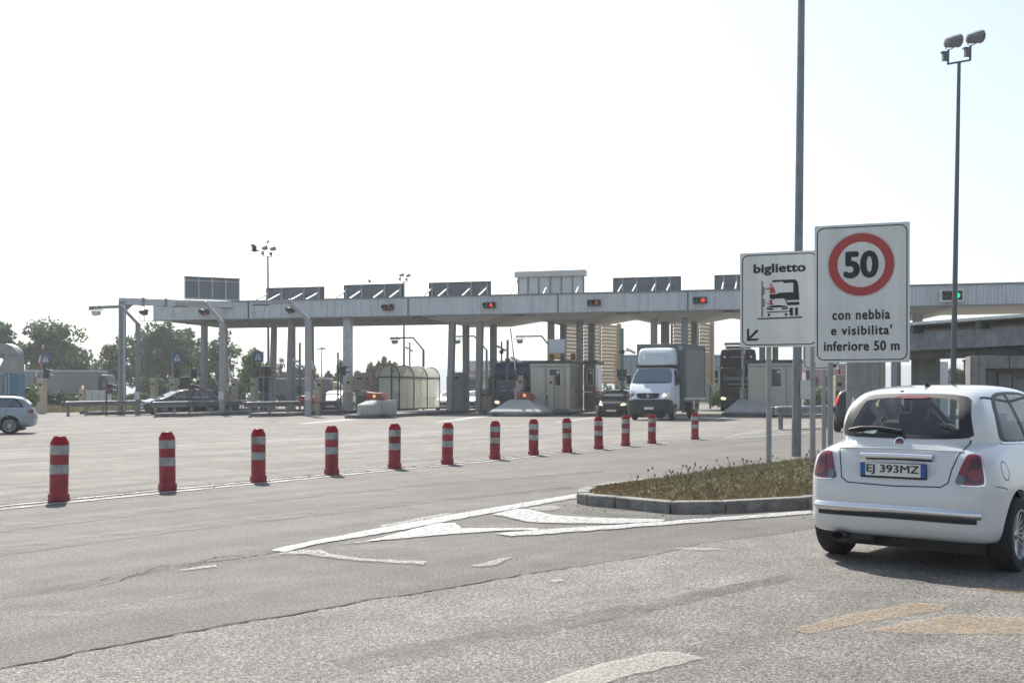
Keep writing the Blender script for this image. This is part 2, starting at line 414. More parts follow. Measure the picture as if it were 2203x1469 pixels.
def wheel(parent, x, y, r, wd, side, spokes=12, rim_m='alloy', steer=0.0, rim_r=.66):
    e = bpy.data.objects.new('wheel', None); COL.objects.link(e); e.parent = parent; e.location = (x, y, r); e.rotation_euler = (0, 0, steer)
    m = Matrix.Rotation(R(-90 * side), 4, 'X')          # local z -> outward
    h = wd / 2; ri = r * rim_r
    MB().lathe([(ri, -h), (r * .9, -h), (r * .97, -h * .8), (r, -h * .5), (r, h * .5), (r * .97, h * .8), (r * .9, h), (ri * 1.03, h * .92), (ri, h * .5)], 40, m).build('tyre', 'rubber', e)
    b = MB(); b.lathe([(ri, -h), (ri, h * .7), (ri * 1.02, h * .95), (ri * .96, h * .95), (ri * .9, h * .55), (ri * .88, -h * .2), (.02, -h * .2)], 40, m)
    b.lathe([(r * .15, -h * .2), (r * .15, h * .55), (r * .1, h * .7), (.005, h * .72)], 20, m)
    for k in range(spokes):
        a = 2 * math.pi * k / spokes
        p = m @ Vector((r * .1 * math.cos(a), r * .1 * math.sin(a), h * .45)); q = m @ Vector((ri * .93 * math.cos(a), ri * .93 * math.sin(a), h * .62))
        b.bar(p, q, r * .075 if spokes > 8 else r * .16, r * .05)
    b.build('rim', rim_m, e)
    return e
# ------------------------------------------------------------------ ground, road surfaces, markings
def asphalt(name, c1, c2, speck, rough, streak=.0, sdir=33.0, bump=.5, grain=75.0, spec=.3):
    m = bpy.data.materials.new(name); m.use_nodes = True; MATS[name] = m; t = m.node_tree; b = t.nodes['Principled BSDF']
    N = t.nodes.new; L = t.links.new
    tc = N('ShaderNodeTexCoord')
    def noise(sc, det=4, vec=None):
        n = N('ShaderNodeTexNoise'); n.inputs['Scale'].default_value = sc; n.inputs['Detail'].default_value = det; n.inputs['Roughness'].default_value = .6
        L(vec or tc.outputs['Object'], n.inputs[0]); return n.outputs[0]
    def ramp(src, p0, p1, a, bb):
        r = N('ShaderNodeValToRGB'); r.color_ramp.elements[0].position = p0; r.color_ramp.elements[1].position = p1
        r.color_ramp.elements[0].color = (*a, 1); r.color_ramp.elements[1].color = (*bb, 1); L(src, r.inputs[0]); return r.outputs[0]
    def mul(a, bb, f=1.0):
        x = N('ShaderNodeMix'); x.data_type = 'RGBA'; x.blend_type = 'MULTIPLY'; x.inputs[0].default_value = f; L(a, x.inputs[6]); L(bb, x.inputs[7]); return x.outputs[2]
    base = ramp(noise(.35, 6), .35, .65, c1, c2)
    base = mul(base, ramp(noise(2.2, 5), .3, .7, (.8, .8, .8), (1.14, 1.14, 1.13)))
    base = mul(base, ramp(noise(.9, 7), .56, .74, (1, 1, 1), (.72, .71, .7)))
    g = noise(grain, 2)
    base = mul(base, ramp(g, .36, .66, (1 - speck,) * 3, (1 + speck,) * 3))
    base = mul(base, ramp(noise(grain * .38, 2), .38, .64, (1 - speck * .45,) * 3, (1 + speck * .45,) * 3))
    if streak:
        mp = N('ShaderNodeMapping'); mp.vector_type = 'TEXTURE'; mp.inputs['Rotation'].default_value = (0, 0, R(90 - sdir)); mp.inputs['Scale'].default_value = (40, .5, 1)
        L(tc.outputs['Object'], mp.inputs[0])
        base = mul(base, ramp(noise(1.0, 5, mp.outputs[0]), .3, .7, (1 - streak,) * 3, (1 + streak,) * 3))
    L(base, b.inputs['Base Color']); b.inputs['Roughness'].default_value = rough; b.inputs['Specular IOR Level'].default_value = spec
    bp = N('ShaderNodeBump'); bp.inputs['Strength'].default_value = bump; bp.inputs['Distance'].default_value = .012
    L(g, bp.inputs['Height']); L(bp.outputs[0], b.inputs['Normal'])
asphalt('asphalt_lane', (.106, .098, .088), (.15, .14, .126), .72, .75, .2, 38, .8, 98)
asphalt('asphalt_near', (.155, .145, .131), (.2, .188, .169), .75, .75, .16, 40, .8, 100)
asphalt('asphalt_plaza', (.2, .187, .169), (.255, .239, .217), .35, .85, .26, 33, .3, 75, .12)
def paint(name, col, keep, wide=.12, top=1.0, sc=40):
    m = bpy.data.materials.new(name); m.use_nodes = True; MATS[name] = m; t = m.node_tree; b = t.nodes['Principled BSDF']
    b.inputs['Base Color'].default_value = (*col, 1); b.inputs['Roughness'].default_value = .6
    tc = t.nodes.new('ShaderNodeTexCoord'); n = t.nodes.new('ShaderNodeTexNoise'); n.inputs['Scale'].default_value = sc; n.inputs['Detail'].default_value = 8; n.inputs['Roughness'].default_value = .75
    t.links.new(tc.outputs['Object'], n.inputs[0])
    r = t.nodes.new('ShaderNodeValToRGB'); r.color_ramp.elements[0].position = keep; r.color_ramp.elements[1].position = keep + wide; r.color_ramp.elements[1].color = (top, top, top, 1)
    t.links.new(n.outputs[0], r.inputs[0]); t.links.new(r.outputs[0], b.inputs['Alpha'])
paint('paint_white', (.42, .42, .405), .385, .14, .96); paint('paint_worn', (.42, .42, .4), .42, .2, .85, 50); paint('paint_yellow', (.5, .33, .16), .4, .34, .72, 45); paint('paint_cream', (.5, .48, .42), .34, .34, .72, 60)
mat('field', (.16, .15, .07), .9, col2=(.1, .13, .05), scale=.08)
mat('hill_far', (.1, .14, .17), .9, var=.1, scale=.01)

struct(MB().sheet([(-2200, -200, -.12), (2200, -200, -.12), (2200, 2400, -.12), (-2200, 2400, -.12)]).build('ground', 'field'))
struct(MB().sheet([(-70, -20, 0), (70, -20, 0), (70, 60, 0), (-70, 60, 0)]).build('road', 'asphalt_lane'))
BOL = [(126.2, 1079.8), (360.4, 1056.1), (555.9, 1037.6), (713.5, 1021.6), (848.6, 1008.5), (962.2, 999.1), (1064.5, 988.2), (1147.6, 979.4), (1220, 973.8), (1287.9, 966.4), (1345.9, 959.7), (1402.3, 954.5), (1495, 945.7)]
BG = []
for px, py in BOL:
    g = G(px, py); g.y += .13; g.x *= 1 + .13 / g.y; BG.append(g)
dL = (BG[0] - BG[1]).normalized(); dR = (BG[-1] - BG[-3]).normalized()
edge = [BG[0] + dL * 14] + BG + [BG[-1] + dR * 10, BG[-1] + dR * 22 + Vector((3, 0, 0)), BG[-1] + dR * 38 + Vector((9, 0, 0))]
pz = [(p.x, p.y, .004) for p in edge]
struct(MB().sheet(pz + [(70, 56, .004), (70, 120, .004), (-12, 120, .004), (-22, 84, .004), (-70, 79, .004), (-70, 4, .004)]).build('plaza_asphalt', 'asphalt_plaza'))
CR = [(0, 1440), (174, 1403), (332, 1374), (518, 1341), (696, 1309.5), (832, 1285), (996, 1260), (1132, 1236), (1230, 1222), (1399, 1195), (1518.6, 1168), (1676, 1149), (1800, 1128)]
CRG = [G(*p) for p in CR]
near = [CRG[0] + (CRG[0] - CRG[1]).normalized() * 8] + CRG + [CRG[-1] + Vector((3, 2.2, 0)), CRG[-1] + Vector((25, 10, 0))]
struct(MB().sheet([(p.x, p.y, .004) for p in near] + [(40, -20, .004), (-40, -20, .004), (-40, near[0].y, .004)]).build('near_asphalt', 'asphalt_near'))
def ribbon(b, pts, w0, w1, z, step=.05, jit=.0):       # ragged ribbon on the ground
    acc = []
    for p, q in zip(pts, pts[1:]):
        n = max(1, int((q - p).length / step))
        for k in range(n): acc.append(p.lerp(q, k / n))
    acc.append(pts[-1]); prev = None; off = 0
    for i, p in enumerate(acc):
        t = (acc[min(i + 1, len(acc) - 1)] - acc[max(i - 1, 0)]); t.z = 0; t.normalize(); nn = Vector((-t.y, t.x, 0))
        off = off * .85 + random.uniform(-jit, jit); w = (w0 + (w1 - w0) * i / len(acc)) * random.uniform(.35 if jit else 1, 1.5 if jit else 1)
        c = p + nn * off; a, bb = b.bm.verts.new((c + nn * w / 2).to_tuple()[:2] + (z,)), b.bm.verts.new((c - nn * w / 2).to_tuple()[:2] + (z,))
        if prev: b.bm.faces.new((prev[0], prev[1], bb, a))
        prev = (a, bb)
    return b
mat('crack_fill', (.018, .017, .016), .9)
struct(ribbon(MB(), CRG[:9], .03, .022, .008, .04, .012).build('road_crack', 'crack_fill', smooth=0))
struct(ribbon(MB(), CRG[8:], .012, .006, .008, .05, .01).build('road_crack', 'crack_fill', smooth=0))
C2 = [G(*p) for p in [(0, 1285), (174, 1262), (385, 1216), (480, 1200), (580, 1187)]]
b = MB()
for k in range(5): ribbon(b, [p + Vector((random.uniform(-.15, .15), random.uniform(-.12, .12), 0)) for p in C2], .004, .01, .005 + k * .0006, .04, .02)
struct(b.build('road_crack', 'crack_fill', smooth=0))
def c8(p): return (560 + p[0] / 1.836, 950 + p[1] / 1.836)
def mark(polys, m, z=.012, name='road_marking', conv=c8):
    b = MB()
    for k, pl in enumerate(polys):
        pts = [G(*conv(p)) for p in pl]; n = len(pts); out = []
        for i in range(n):                             # slightly ragged edges
            p, q = pts[i], pts[(i + 1) % n]; s = max(1, int((q - p).length / .09))
            for j in range(s):
                c = p.lerp(q, j / s); out.append((c.x + random.uniform(-.014, .014), c.y + random.uniform(-.02, .02), z + k * .0003))
        b.sheet(out)
    return struct(b.build(name, m, smooth=0))
mark([[(1250, 208), (1249, 224), (770, 310), (560, 352), (220, 408), (100, 437), (40, 432), (160, 405), (470, 345), (760, 290)],
      [(310, 408), (420, 396), (640, 340), (700, 325), (770, 325), (800, 345), (1100, 345), (1100, 352), (960, 354), (760, 367)],
      [(930, 366), (1100, 352), (1500, 325), (2175, 275), (2178, 287), (1700, 324), (1100, 370), (990, 376)],
      [(920, 290), (1010, 268), (1060, 270), (1150, 292), (1300, 303), (1600, 310), (1590, 318), (1400, 327), (1150, 324), (1060, 320)]], 'paint_white')
mark([[(100, 437), (80, 447), (190, 450), (350, 472), (640, 489), (655, 478), (420, 468), (270, 445), (240, 432)],
      [(1060, 265), (1150, 256), (1190, 262), (1170, 272), (1110, 277)],
      [(835, 495), (870, 500), (940, 488), (990, 462), (950, 464), (880, 482)], [(1640, 423), (1780, 425), (1840, 430), (1760, 434), (1640, 429)],
      [(1148, 552), (1190, 548), (1200, 556), (1160, 560)], [(470, 335), (740, 285), (760, 290), (480, 342)]], 'paint_worn', .0135)
mark([[(381, 1228), (466, 1217), (466, 1221), (400, 1229)]], 'paint_worn', .012, conv=lambda p: p)
mark([[(1700, 1357), (1800, 1330), (1965, 1298), (2045, 1305), (2020, 1314), (1830, 1347), (1740, 1366)], [(1850, 1362), (1950, 1342), (2040, 1325), (2290, 1335), (2290, 1370), (2000, 1366)]], 'paint_yellow', .012, conv=lambda p: p)
mark([[(2080, 1268), (2300, 1272), (2300, 1286), (2150, 1278)]], 'paint_yellow', .0125, conv=lambda p: p)
mark([[(1110, 965), (1230, 918), (1400, 872), (1560, 840), (1640, 836), (1700, 846), (1755, 862), (1600, 898), (1420, 940), (1350, 965)]], 'paint_cream')
# double line under the bollards
def side_line(d0, wd, m, z, jit=.006):
    b = MB(); pts = []
    for i, p in enumerate(edge):
        t = (edge[min(i + 1, len(edge) - 1)] - edge[max(i - 1, 0)]).normalized(); nn = Vector((t.y, -t.x, 0))
        q = p + nn * d0; pts.append(Vector((q.x, q.y, 0)))
    return struct(ribbon(b, pts, wd, wd, z, .12, jit).build('road_marking', m, smooth=0))
mat('seam_dark', (.03, .028, .026), .9)
side_line(-.02, .11, 'paint_white', .010, .004); side_line(.3, .1, 'paint_white', .0105, .004); side_line(-.17, .06, 'seam_dark', .008, .012)
def dash(px1, py1, px2, py2, wd=.12):
    p, q = G(px1, py1), G(px2, py2); t = (q - p).normalized(); n = Vector((-t.y, t.x, 0)) * wd / 2
    return [p + n, q + n, q - n, p - n]
b = MB()
for k, s in enumerate([(0, 983, 105, 976.8), (223, 925.6, 248, 923.7), (270.8, 967.3, 341, 963), (379, 961, 420, 958.8), (297, 936.8, 338, 933.5), (500, 922.7, 567, 917), (572.6, 950.4, 676, 944), (768.7, 938, 836, 934.5), (794, 920.8, 896, 915.4), (976, 944.6, 1051, 939.7), (1077, 918.3, 1137, 913.8), (1158.7, 932, 1206, 929), (1297.7, 923.6, 1337, 921.5), (1412, 916.6, 1441.5, 913.8), (120, 915, 200, 909), (330, 908, 420, 902), (880, 934, 960, 928), (1000, 926, 1040, 923)]):
    b.sheet([(p.x, p.y, .009 + k * .0002) for p in dash(*s)])
struct(b.build('road_marking', 'paint_white', smooth=0))
mark([[(641, 911), (655, 911.5), (775, 902.5), (745, 902)], [(934, 908.5), (950, 908.5), (1060, 895.5), (1026, 895.5)], [(1185, 909), (1200, 909), (1300, 897), (1278, 897)], [(1520, 905), (1530, 906), (1570, 898), (1560, 898)]], 'paint_white', .011, conv=lambda p: p)
mark([[(1560, 939.5), (1650, 924.3), (1703, 913), (1760, 905), (1762, 908), (1650, 928), (1562, 942)], [(1560, 943), (1640, 937), (1760, 928), (1760, 930), (1640, 940), (1560, 945)]] +
     [[(1590 + 26 * i, 940.5 - i * 1.6), (1596 + 26 * i, 940 - i * 1.6), (1640 + 24 * i, 930 - i * 1.2), (1634 + 24 * i, 930 - i * 1.2)] for i in range(4)], 'paint_worn', .013, conv=lambda p: p)

paint('scuff', (.42, .4, .37), .46, .4, .4, 18); paint('tyre_stain', (.04, .038, .036), .36, .4, .7, 3)
mark([[(60, 1318), (180, 1318), (300, 1296), (430, 1272), (440, 1280), (320, 1308), (190, 1330), (80, 1330)], [(520, 1195), (700, 1178), (880, 1172), (880, 1180), (700, 1190), (530, 1206)], [(900, 1330), (1300, 1290), (1600, 1240), (1610, 1252), (1320, 1306), (920, 1352)]], 'scuff', .0125, conv=lambda p: p)
mark([[(0, 1176), (400, 1128), (900, 1075), (1230, 1045), (1230, 1050), (900, 1084), (400, 1142), (0, 1196)], [(0, 1130), (400, 1086), (900, 1040), (1300, 1012), (1300, 1016), (900, 1047), (400, 1096), (0, 1146)], [(700, 1420), (1200, 1330), (1700, 1235), (1720, 1245), (1240, 1350), (780, 1450)],
      [(1240, 1096), (1420, 1112), (1740, 1100), (1740, 1104), (1420, 1122), (1230, 1104)]], 'tyre_stain', .0085, conv=lambda p: p)
# grit lying along the line of bollards and the kerb
b = MB()
for k in range(420):
    if k < 300:
        i = random.randrange(1, len(edge) - 3); p = edge[i].lerp(edge[i + 1], random.random()) + Vector((random.gauss(0, .1), random.gauss(-.1, .22), 0))
    else: p = G(*[(1262, 1090), (1322, 1096), (1442, 1109), (1562, 1108), (1739, 1098)][random.randrange(5)]) + Vector((random.gauss(0, .5), random.gauss(-.05, .12), 0))
    s = random.uniform(.004, .013); v = bmesh.ops.create_icosphere(b.bm, subdivisions=1, radius=s)['verts']
    for q in v: q.co = Vector((q.co.x * random.uniform(.7, 1.5), q.co.y, q.co.z * .6)) + p + Vector((0, 0, .012))
mat('grit', (.09, .08, .07), .95, col2=(.2, .18, .16), scale=9)
tag(b.build('gravel', 'grit'), 'loose grit lying along the double line and the kerb foot', 'grit', kind='stuff')
# ------------------------------------------------------------------ kerbed island with dry grass
def pxg(p): return G(*p)
front = [pxg(p) for p in [(1262, 1066), (1246, 1073), (1241, 1083), (1262, 1087), (1322.5, 1092.7), (1442, 1105), (1562, 1104), (1739, 1094), (1900, 1078), (2203, 1040)]]
back = [pxg(p) for p in [(2203, 958), (1950, 972), (1790, 990), (1650, 1008), (1500, 1028), (1377, 1048)]]
ISL = front + back
def inset(poly, d):
    n = len(poly); out = []; ar = sum(poly[i].x * poly[(i + 1) % n].y - poly[(i + 1) % n].x * poly[i].y for i in range(n)); s = 1 if ar > 0 else -1
    for i in range(n):
        a = (poly[i] - poly[i - 1]).normalized(); c = (poly[(i + 1) % n] - poly[i]).normalized()
        na, nc = Vector((-a.y, a.x, 0)) * s, Vector((-c.y, c.x, 0)) * s; v = (na + nc); v = v / max(.5, v.length_squared) * 2
        out.append(poly[i] + v * d)
    return out
IN = inset(ISL, .16); b = MB(); n = len(ISL)
for i in list(range(len(front) - 1)) + [n - 1]:
    a, c, ai, ci = ISL[i], ISL[(i + 1) % n], IN[i], IN[(i + 1) % n]; k = max(1, round((c - a).length / .95))
    for j in range(k):
        g = .008 / max(.1, (c - a).length); t0, t1 = j / k + g, (j + 1) / k - g; hz = .14 + random.uniform(-.006, .006)
        lo = [a.lerp(c, t0), a.lerp(c, t1), ai.lerp(ci, t1), ai.lerp(ci, t0)]
        b.frustum([p + Vector((0, 0, -.05)) for p in lo], [Vector((p.x, p.y, hz)) for p in lo])
struct(b.build('kerb', 'kerb_stone', bevel=.018))
mat('soil', (.12, .09, .06), .95, col2=(.17, .14, .08), scale=5, bump=.5, bscale=18)
struct(MB().frustum([(p.x, p.y, .01) for p in inset(ISL, .03)], [(p.x, p.y, .115) for p in inset(ISL, .155)]).frustum([(p.x, p.y, .1) for p in inset(ISL, .3)], [(p.x, p.y, .19) for p in inset(ISL, .9)]).build('island_soil', 'soil'))
poly2 = np.array([(p.x, p.y) for p in inset(ISL, .17)])
def blades(name, pts, m, hh, wd, lean=.5, zb=.11, heads=0):
    if zb > .05: zb = .105 + .085 * np.clip((-sdf(pts, poly2) - .1) / .6, 0, 1)
    n = len(pts); ang = RNG.uniform(0, 2 * np.pi, n); hgt = hh * RNG.uniform(.45, 1.25, n); ln = RNG.uniform(-lean, lean, (n, 2)) * hgt[:, None]
    dx = np.cos(ang) * wd / 2; dy = np.sin(ang) * wd / 2; z0 = np.zeros(n) + zb
    v = np.empty((n, 4, 3)); v[:, 0] = np.c_[pts[:, 0] - dx, pts[:, 1] - dy, z0]; v[:, 1] = np.c_[pts[:, 0] + dx, pts[:, 1] + dy, z0]
    v[:, 2] = np.c_[pts[:, 0] + dx * .6 + ln[:, 0] * .45, pts[:, 1] + dy * .6 + ln[:, 1] * .45, z0 + hgt * .6]
    v[:, 3] = np.c_[pts[:, 0] + ln[:, 0], pts[:, 1] + ln[:, 1], z0 + hgt]
    f = np.arange(n)[:, None] * 4; faces = np.vstack([f + [0, 1, 2], f + [0, 2, 3]]); vv = v.reshape(-1, 3)
    if heads:
        k = RNG.choice(n, heads, replace=False); c = v[k, 3]; s = .011; o = np.array([(-s, 0, -s * 1.6), (s, 0, -s * 1.6), (s, 0, s * 1.6), (-s, 0, s * 1.6), (0, -s, -s), (0, s, -s), (0, s, s), (0, -s, s)])
        hv = (c[:, None] + o[None]).reshape(-1, 3); b0 = len(vv); vv = np.vstack([vv, hv]); q = np.arange(heads)[:, None] * 8 + b0
        faces = list(map(tuple, faces)) + list(map(tuple, np.vstack([q + [0, 1, 2, 3], q + [4, 5, 6, 7]])))
    me = bpy.data.meshes.new(name); me.from_pydata(vv.tolist(), [], [tuple(int(i) for i in x) for x in faces]); return link(name, me, m)
def scatter(n, clump=0):
    lo, hi = poly2.min(0), poly2.max(0); hi = np.minimum(hi, [9.5, 26]); out = np.empty((0, 2))
    while len(out) < n:
        p = RNG.uniform(lo, hi, (n * 2, 2))
        if clump:
            s = np.sin(p[:, 0] * 2.1 + np.sin(p[:, 1] * 1.7) * 2) * np.sin(p[:, 1] * 1.3 + np.cos(p[:, 0] * 2.7)); p = p[s + RNG.normal(0, .5, len(p)) > clump - 1]
        out = np.vstack([out, p[sdf(p, poly2) < 0]])
    return out[:n]
tag(blades('grass', scatter(24000), 'dry_grass', .05, .016, 1.5), 'short dry green grass covering the kerbed island under the road signs', 'grass', kind='stuff')
tag(blades('straw_grass', scatter(3200, 1.2), 'straw', .08, .006, 1.2), 'yellow straw stalks growing through the island grass', 'grass', kind='stuff')
tag(blades('tall_weeds', scatter(520, .9), 'weed_stem', .16, .007, .5, heads=240), 'tall green weeds with seed heads on the island', 'weeds', kind='stuff')
fr = scatter(30000); dist = sdf(fr, poly2)
sel = fr[(dist > -.75) & (fr[:, 1] < 15.2) & (fr[:, 0] < 5.2)][:3600]
tag(blades('red_weeds', sel, 'reddish_weed', .055, .016, 1.2), 'low reddish ground weeds along the front kerb of the island', 'weeds', kind='stuff')

# ------------------------------------------------------------------ flexible bollards
t0 = thing('bollard', '', 'bollard', BG[0], 0, 'red and white bollards in a row along the double line')
m8 = 14; ro = .112
MB().lathe([(.128, 0), (.13, .09), (.122, .1), (ro, .102)], m8).build('base', 'red_plastic', t0)
MB().lathe([(ro, .1), (ro, .345), (ro, .346)], m8).build('body', 'red_plastic', t0)
MB().lathe([(ro, .465), (ro, .59)], m8).build('body', 'red_plastic', t0)
for z0, z1 in ((.346, .465), (.59, .71)): MB().lathe([(ro, z0), (ro + .0025, z0 + .003), (ro + .0025, z1 - .003), (ro, z1)], m8).build('reflective_band', 'reflector', t0)
MB().lathe([(ro, .71), (ro, .745), (.072, .822), (.066, .824), (.064, .812), (.02, .812)], m8).build('cap', 'red_cap', t0)
ordn = ['first', 'second', 'third', 'fourth', 'fifth', 'sixth', 'seventh', 'eighth', 'ninth', 'tenth', 'eleventh', 'twelfth', 'last']
extra = ['nearest and largest', 'with scuffed upper band', 'upright and clean', 'with split bands', 'with chipped paint', 'leaning slightly', 'with bright cap', 'in mid row', 'leaning back', 'in front of the black car', 'in front of the white truck', 'under the truck plate', 'beyond the gap']
for i, g in enumerate(BG):
    lab = f'{ordn[i]} red and white bollard from the left in the row'
    hpx = [139.8, 125.5, 114, 104.7, 96.4, 89.2, 82.1, 77.4, 73.9, 70.3, 66.8, 62.9, 58][i]; s = hpx * g.y / F / .824
    if i: o = copy_thing(t0, g, random.uniform(0, 6), lab, s)
    else: o = t0; o.scale = (s,) * 3; o['label'] = 'first and largest red and white bollard from the left in the row'
    o.rotation_euler = (R(random.uniform(-.8, .8)), R([.9, -.7, .1, 0, .5, .9, .6, .5, -.7, -.3, .3, .4, .1][i]), random.uniform(0, .4))

# ------------------------------------------------------------------ road signs on the island
def sheet_on(parent, name, m, polys, y):
    b = MB()
    for k, pl in enumerate(polys): b.prism([(x, y - k * .0002, z) for x, z in pl], (0, .0015, 0))
    return b.build(name, m, parent, smooth=0)
def rrect(x0, z0, x1, z1, r, n=6):
    out = []
    for cx, cz, a in ((x1 - r, z1 - r, 0), (x0 + r, z1 - r, 90), (x0 + r, z0 + r, 180), (x1 - r, z0 + r, 270)):
        out += [(cx + r * math.cos(R(a + 90 * k / n)), cz + r * math.sin(R(a + 90 * k / n))) for k in range(n + 1)]
    return out
def ring2(parent, name, m, o, i, y):
    b = MB(); n = len(o); vo = [b.bm.verts.new((x, y, z)) for x, z in o]; vi = [b.bm.verts.new((x, y, z)) for x, z in i]
    for k in range(n): b.bm.faces.new((vo[k], vo[(k + 1) % n], vi[(k + 1) % n], vi[k]))
    return b.build(name, m, parent, smooth=0)
def circ(cx, cz, r, n=64): return [(cx + r * math.cos(2 * math.pi * k / n), cz + r * math.sin(2 * math.pi * k / n)) for k in range(n)]
def text_fit(s, x0, z0, x1, z1, m, parent, y, off=.012, space=1.0, name='lettering'):
    o = text(s, 1.0, m, parent, (0, 0, 0), (R(90), 0, 0), off=.0, ext=.0, name=name, space=space); embolden(o, off, off * .8, 0)
    bpy.context.view_layer.update(); bb = np.array([tuple(v) for v in o.bound_box]); lo, hi = bb.min(0), bb.max(0)
    sx, sz = (x1 - x0) / (hi[0] - lo[0]), (z1 - z0) / (hi[1] - lo[1])
    o.scale = (sx, sz, 1); o.location = (x0 - lo[0] * sx, y, z0 - lo[1] * sz); return o
SB = R(20)
class Sign:
    def __init__(s, px, d, wpx, py0, py1, label, cat='sign'):
        s.d = d; s.k = F / d * (math.cos(SB) + (px - CX) / F * math.sin(SB)); s.px = px; s.w = wpx / s.k
        s.z0, s.z1 = PZ(py1, d), PZ(py0, d)
        s.t = thing('road_sign', label, cat, (PX(px, d), d, 0), -SB)
        x = s.w / 2
        MB().prism([(a, 0, c) for a, c in rrect(-x, s.z0, x, s.z1, .015, 2)], (0, .022, 0)).build('panel', 'sign_face', s.t, smooth=0)
        b = MB()
        for zz in (s.z0 + .35, s.z1 - .35): b.box((0, .035, zz), (s.w * .96, .025, .05))
        b.build('rail', 'galv', s.t)
        o, i = rrect(-x + .035, s.z0 + .035, x - .035, s.z1 - .035, .11), rrect(-x + .052, s.z0 + .052, x - .052, s.z1 - .052, .095)
        ring2(s.t, 'border', 'sign_black', o, i, -.002)
    def l(s, px, py):
        x = (px - s.px) / s.k; x *= 1 + .0; return (x, PZ(py, s.d - x * math.sin(SB)))
    def post(s, px, r, top):
        x = s.l(px, 800)[0]; MB().cone((x, .07, -.02), (x, .07, top), r, n=16).build('post', 'pipe_grey', s.t)
sg = Sign(1853.5, 17.0, 205, 482, 779.5, 'tall white fog speed limit sign showing 50 in a red ring')
cx_, cz_ = sg.l(1852.5, 569)
ring2(sg.t, 'red_ring', 'sign_red', circ(cx_, cz_, .497), circ(cx_, cz_, .36), -.0025)
ring2(sg.t, 'ring_outline', 'sign_grey', circ(cx_, cz_, .512), circ(cx_, cz_, .507), -.0025)
def sfit(sg, s, x0, y0, x1, y1, off=.012, m='sign_black', space=1.0):
    a, c = sg.l((x0 + x1) / 2, y0)[1], sg.l((x0 + x1) / 2, y1)[1]
    return text_fit(s, sg.l(x0, 600)[0], c, sg.l(x1, 600)[0], a, m, sg.t, -.003, off, space)
sfit(sg, '50', 1814.5, 539.5, 1890, 598.5, .045)
sfit(sg, 'con nebbia', 1790, 665.5, 1914.5, 687.5, .034, space=1.15)
sfit(sg, "e visibilita'", 1787, 699, 1918.5, 720.5, .034, space=1.15)
sfit(sg, 'inferiore 50 m', 1771.5, 733, 1934.5, 754.5, .034, space=1.1)
sg.post(1785, .043, sg.z1 - .2); sg.post(1922, .043, sg.z1 - .2)
sb = Sign(1675.5, 18.6, 169, 542, 746.5, 'square white ticket lane sign with truck and car pictogram and arrow')
def c9(p): return sb.l(1580 + p[0] / 4.4525, 470 + p[1] / 4.4525)
def pic(name, m, polys, y=-.003): return sheet_on(sb.t, name, m, [[c9(p) for p in pl] for pl in polys], y)
def cpx(cx, cy, r): return [(cx + r * math.cos(2 * math.pi * k / 20), cy + r * math.sin(2 * math.pi * k / 20)) for k in range(20)]
sfit(sb, 'biglietto', 1620.5, 566.5, 1733, 592, .042, space=1.05)
pic('pictogram_post', 'sign_grey', [[(257, 597), (274, 597), (274, 947), (257, 948)], [(274, 657), (291, 657), (291, 730), (274, 730)], [(274, 772), (291, 772), (291, 845), (274, 845)]])
pic('pictogram_truck', 'sign_black', [[(360, 597), (380, 590), (580, 583), (603, 603), (613, 650), (621, 780), (505, 783), (485, 762), (338, 770), (338, 727), (405, 723), (425, 712), (563, 705), (563, 614), (470, 620), (465, 604), (362, 612)],
     [(505, 802), (621, 797), (621, 827), (515, 832)], [(530, 855), (560, 853), (560, 930), (530, 930)], [(580, 853), (608, 852), (608, 928), (580, 930)], [(518, 880), (530, 880), (530, 893), (518, 893)], [(222, 955), (648, 938), (648, 952), (222, 968)]])
pic('pictogram_car', 'sign_black', [[(307, 852), (340, 836), (420, 829), (495, 836), (514, 852), (450, 850), (372, 853)], [(305, 858), (370, 858), (372, 878), (310, 872)], [(454, 856), (516, 856), (512, 868), (454, 874)], [(312, 893), (512, 885), (512, 894), (312, 903)], [(318, 912), (342, 910), (340, 935), (320, 937)], [(482, 908), (507, 906), (505, 930), (484, 932)],
     [(355, 770), (400, 759), (478, 756), (500, 785), (516, 832), (507, 832), (490, 790), (474, 765), (400, 768), (358, 778)], [(347, 832), (360, 800), (358, 778), (352, 775), (345, 805)]])
pic('pictogram_person', 'sign_red', [cpx(350, 637, 12), [(297, 673), (340, 661), (375, 655), (398, 715), (340, 719), (340, 677), (300, 684)], cpx(343, 794, 11), [(303, 804), (345, 816), (362, 807), (382, 826), (345, 829), (303, 812)]], -.0034)
pic('arrow', 'sign_black', [[(117, 1062), (139, 1048), (139, 1150), (238, 1149), (214, 1171), (117, 1175)], [(212, 1062), (231, 1078), (152, 1152), (138, 1148), (136, 1138)]])
sb.post(1653, .047, sb.z1 - .25); sb.post(1747, .047, sb.z1 - .25)
s3 = Sign(1766, 26.0, 78, 700, 795, 'white sign panel half hidden behind the 50 speed sign')
sheet_on(s3.t, 'pictogram', 'sign_black', [[s3.l(1793, 783), s3.l(1798, 783), s3.l(1798, 789), s3.l(1788, 789)], [s3.l(1790, 770), s3.l(1794, 770), s3.l(1794, 781), s3.l(1790, 781)]], -.003)
s3.post(1772, .05, s3.z1 - .2)

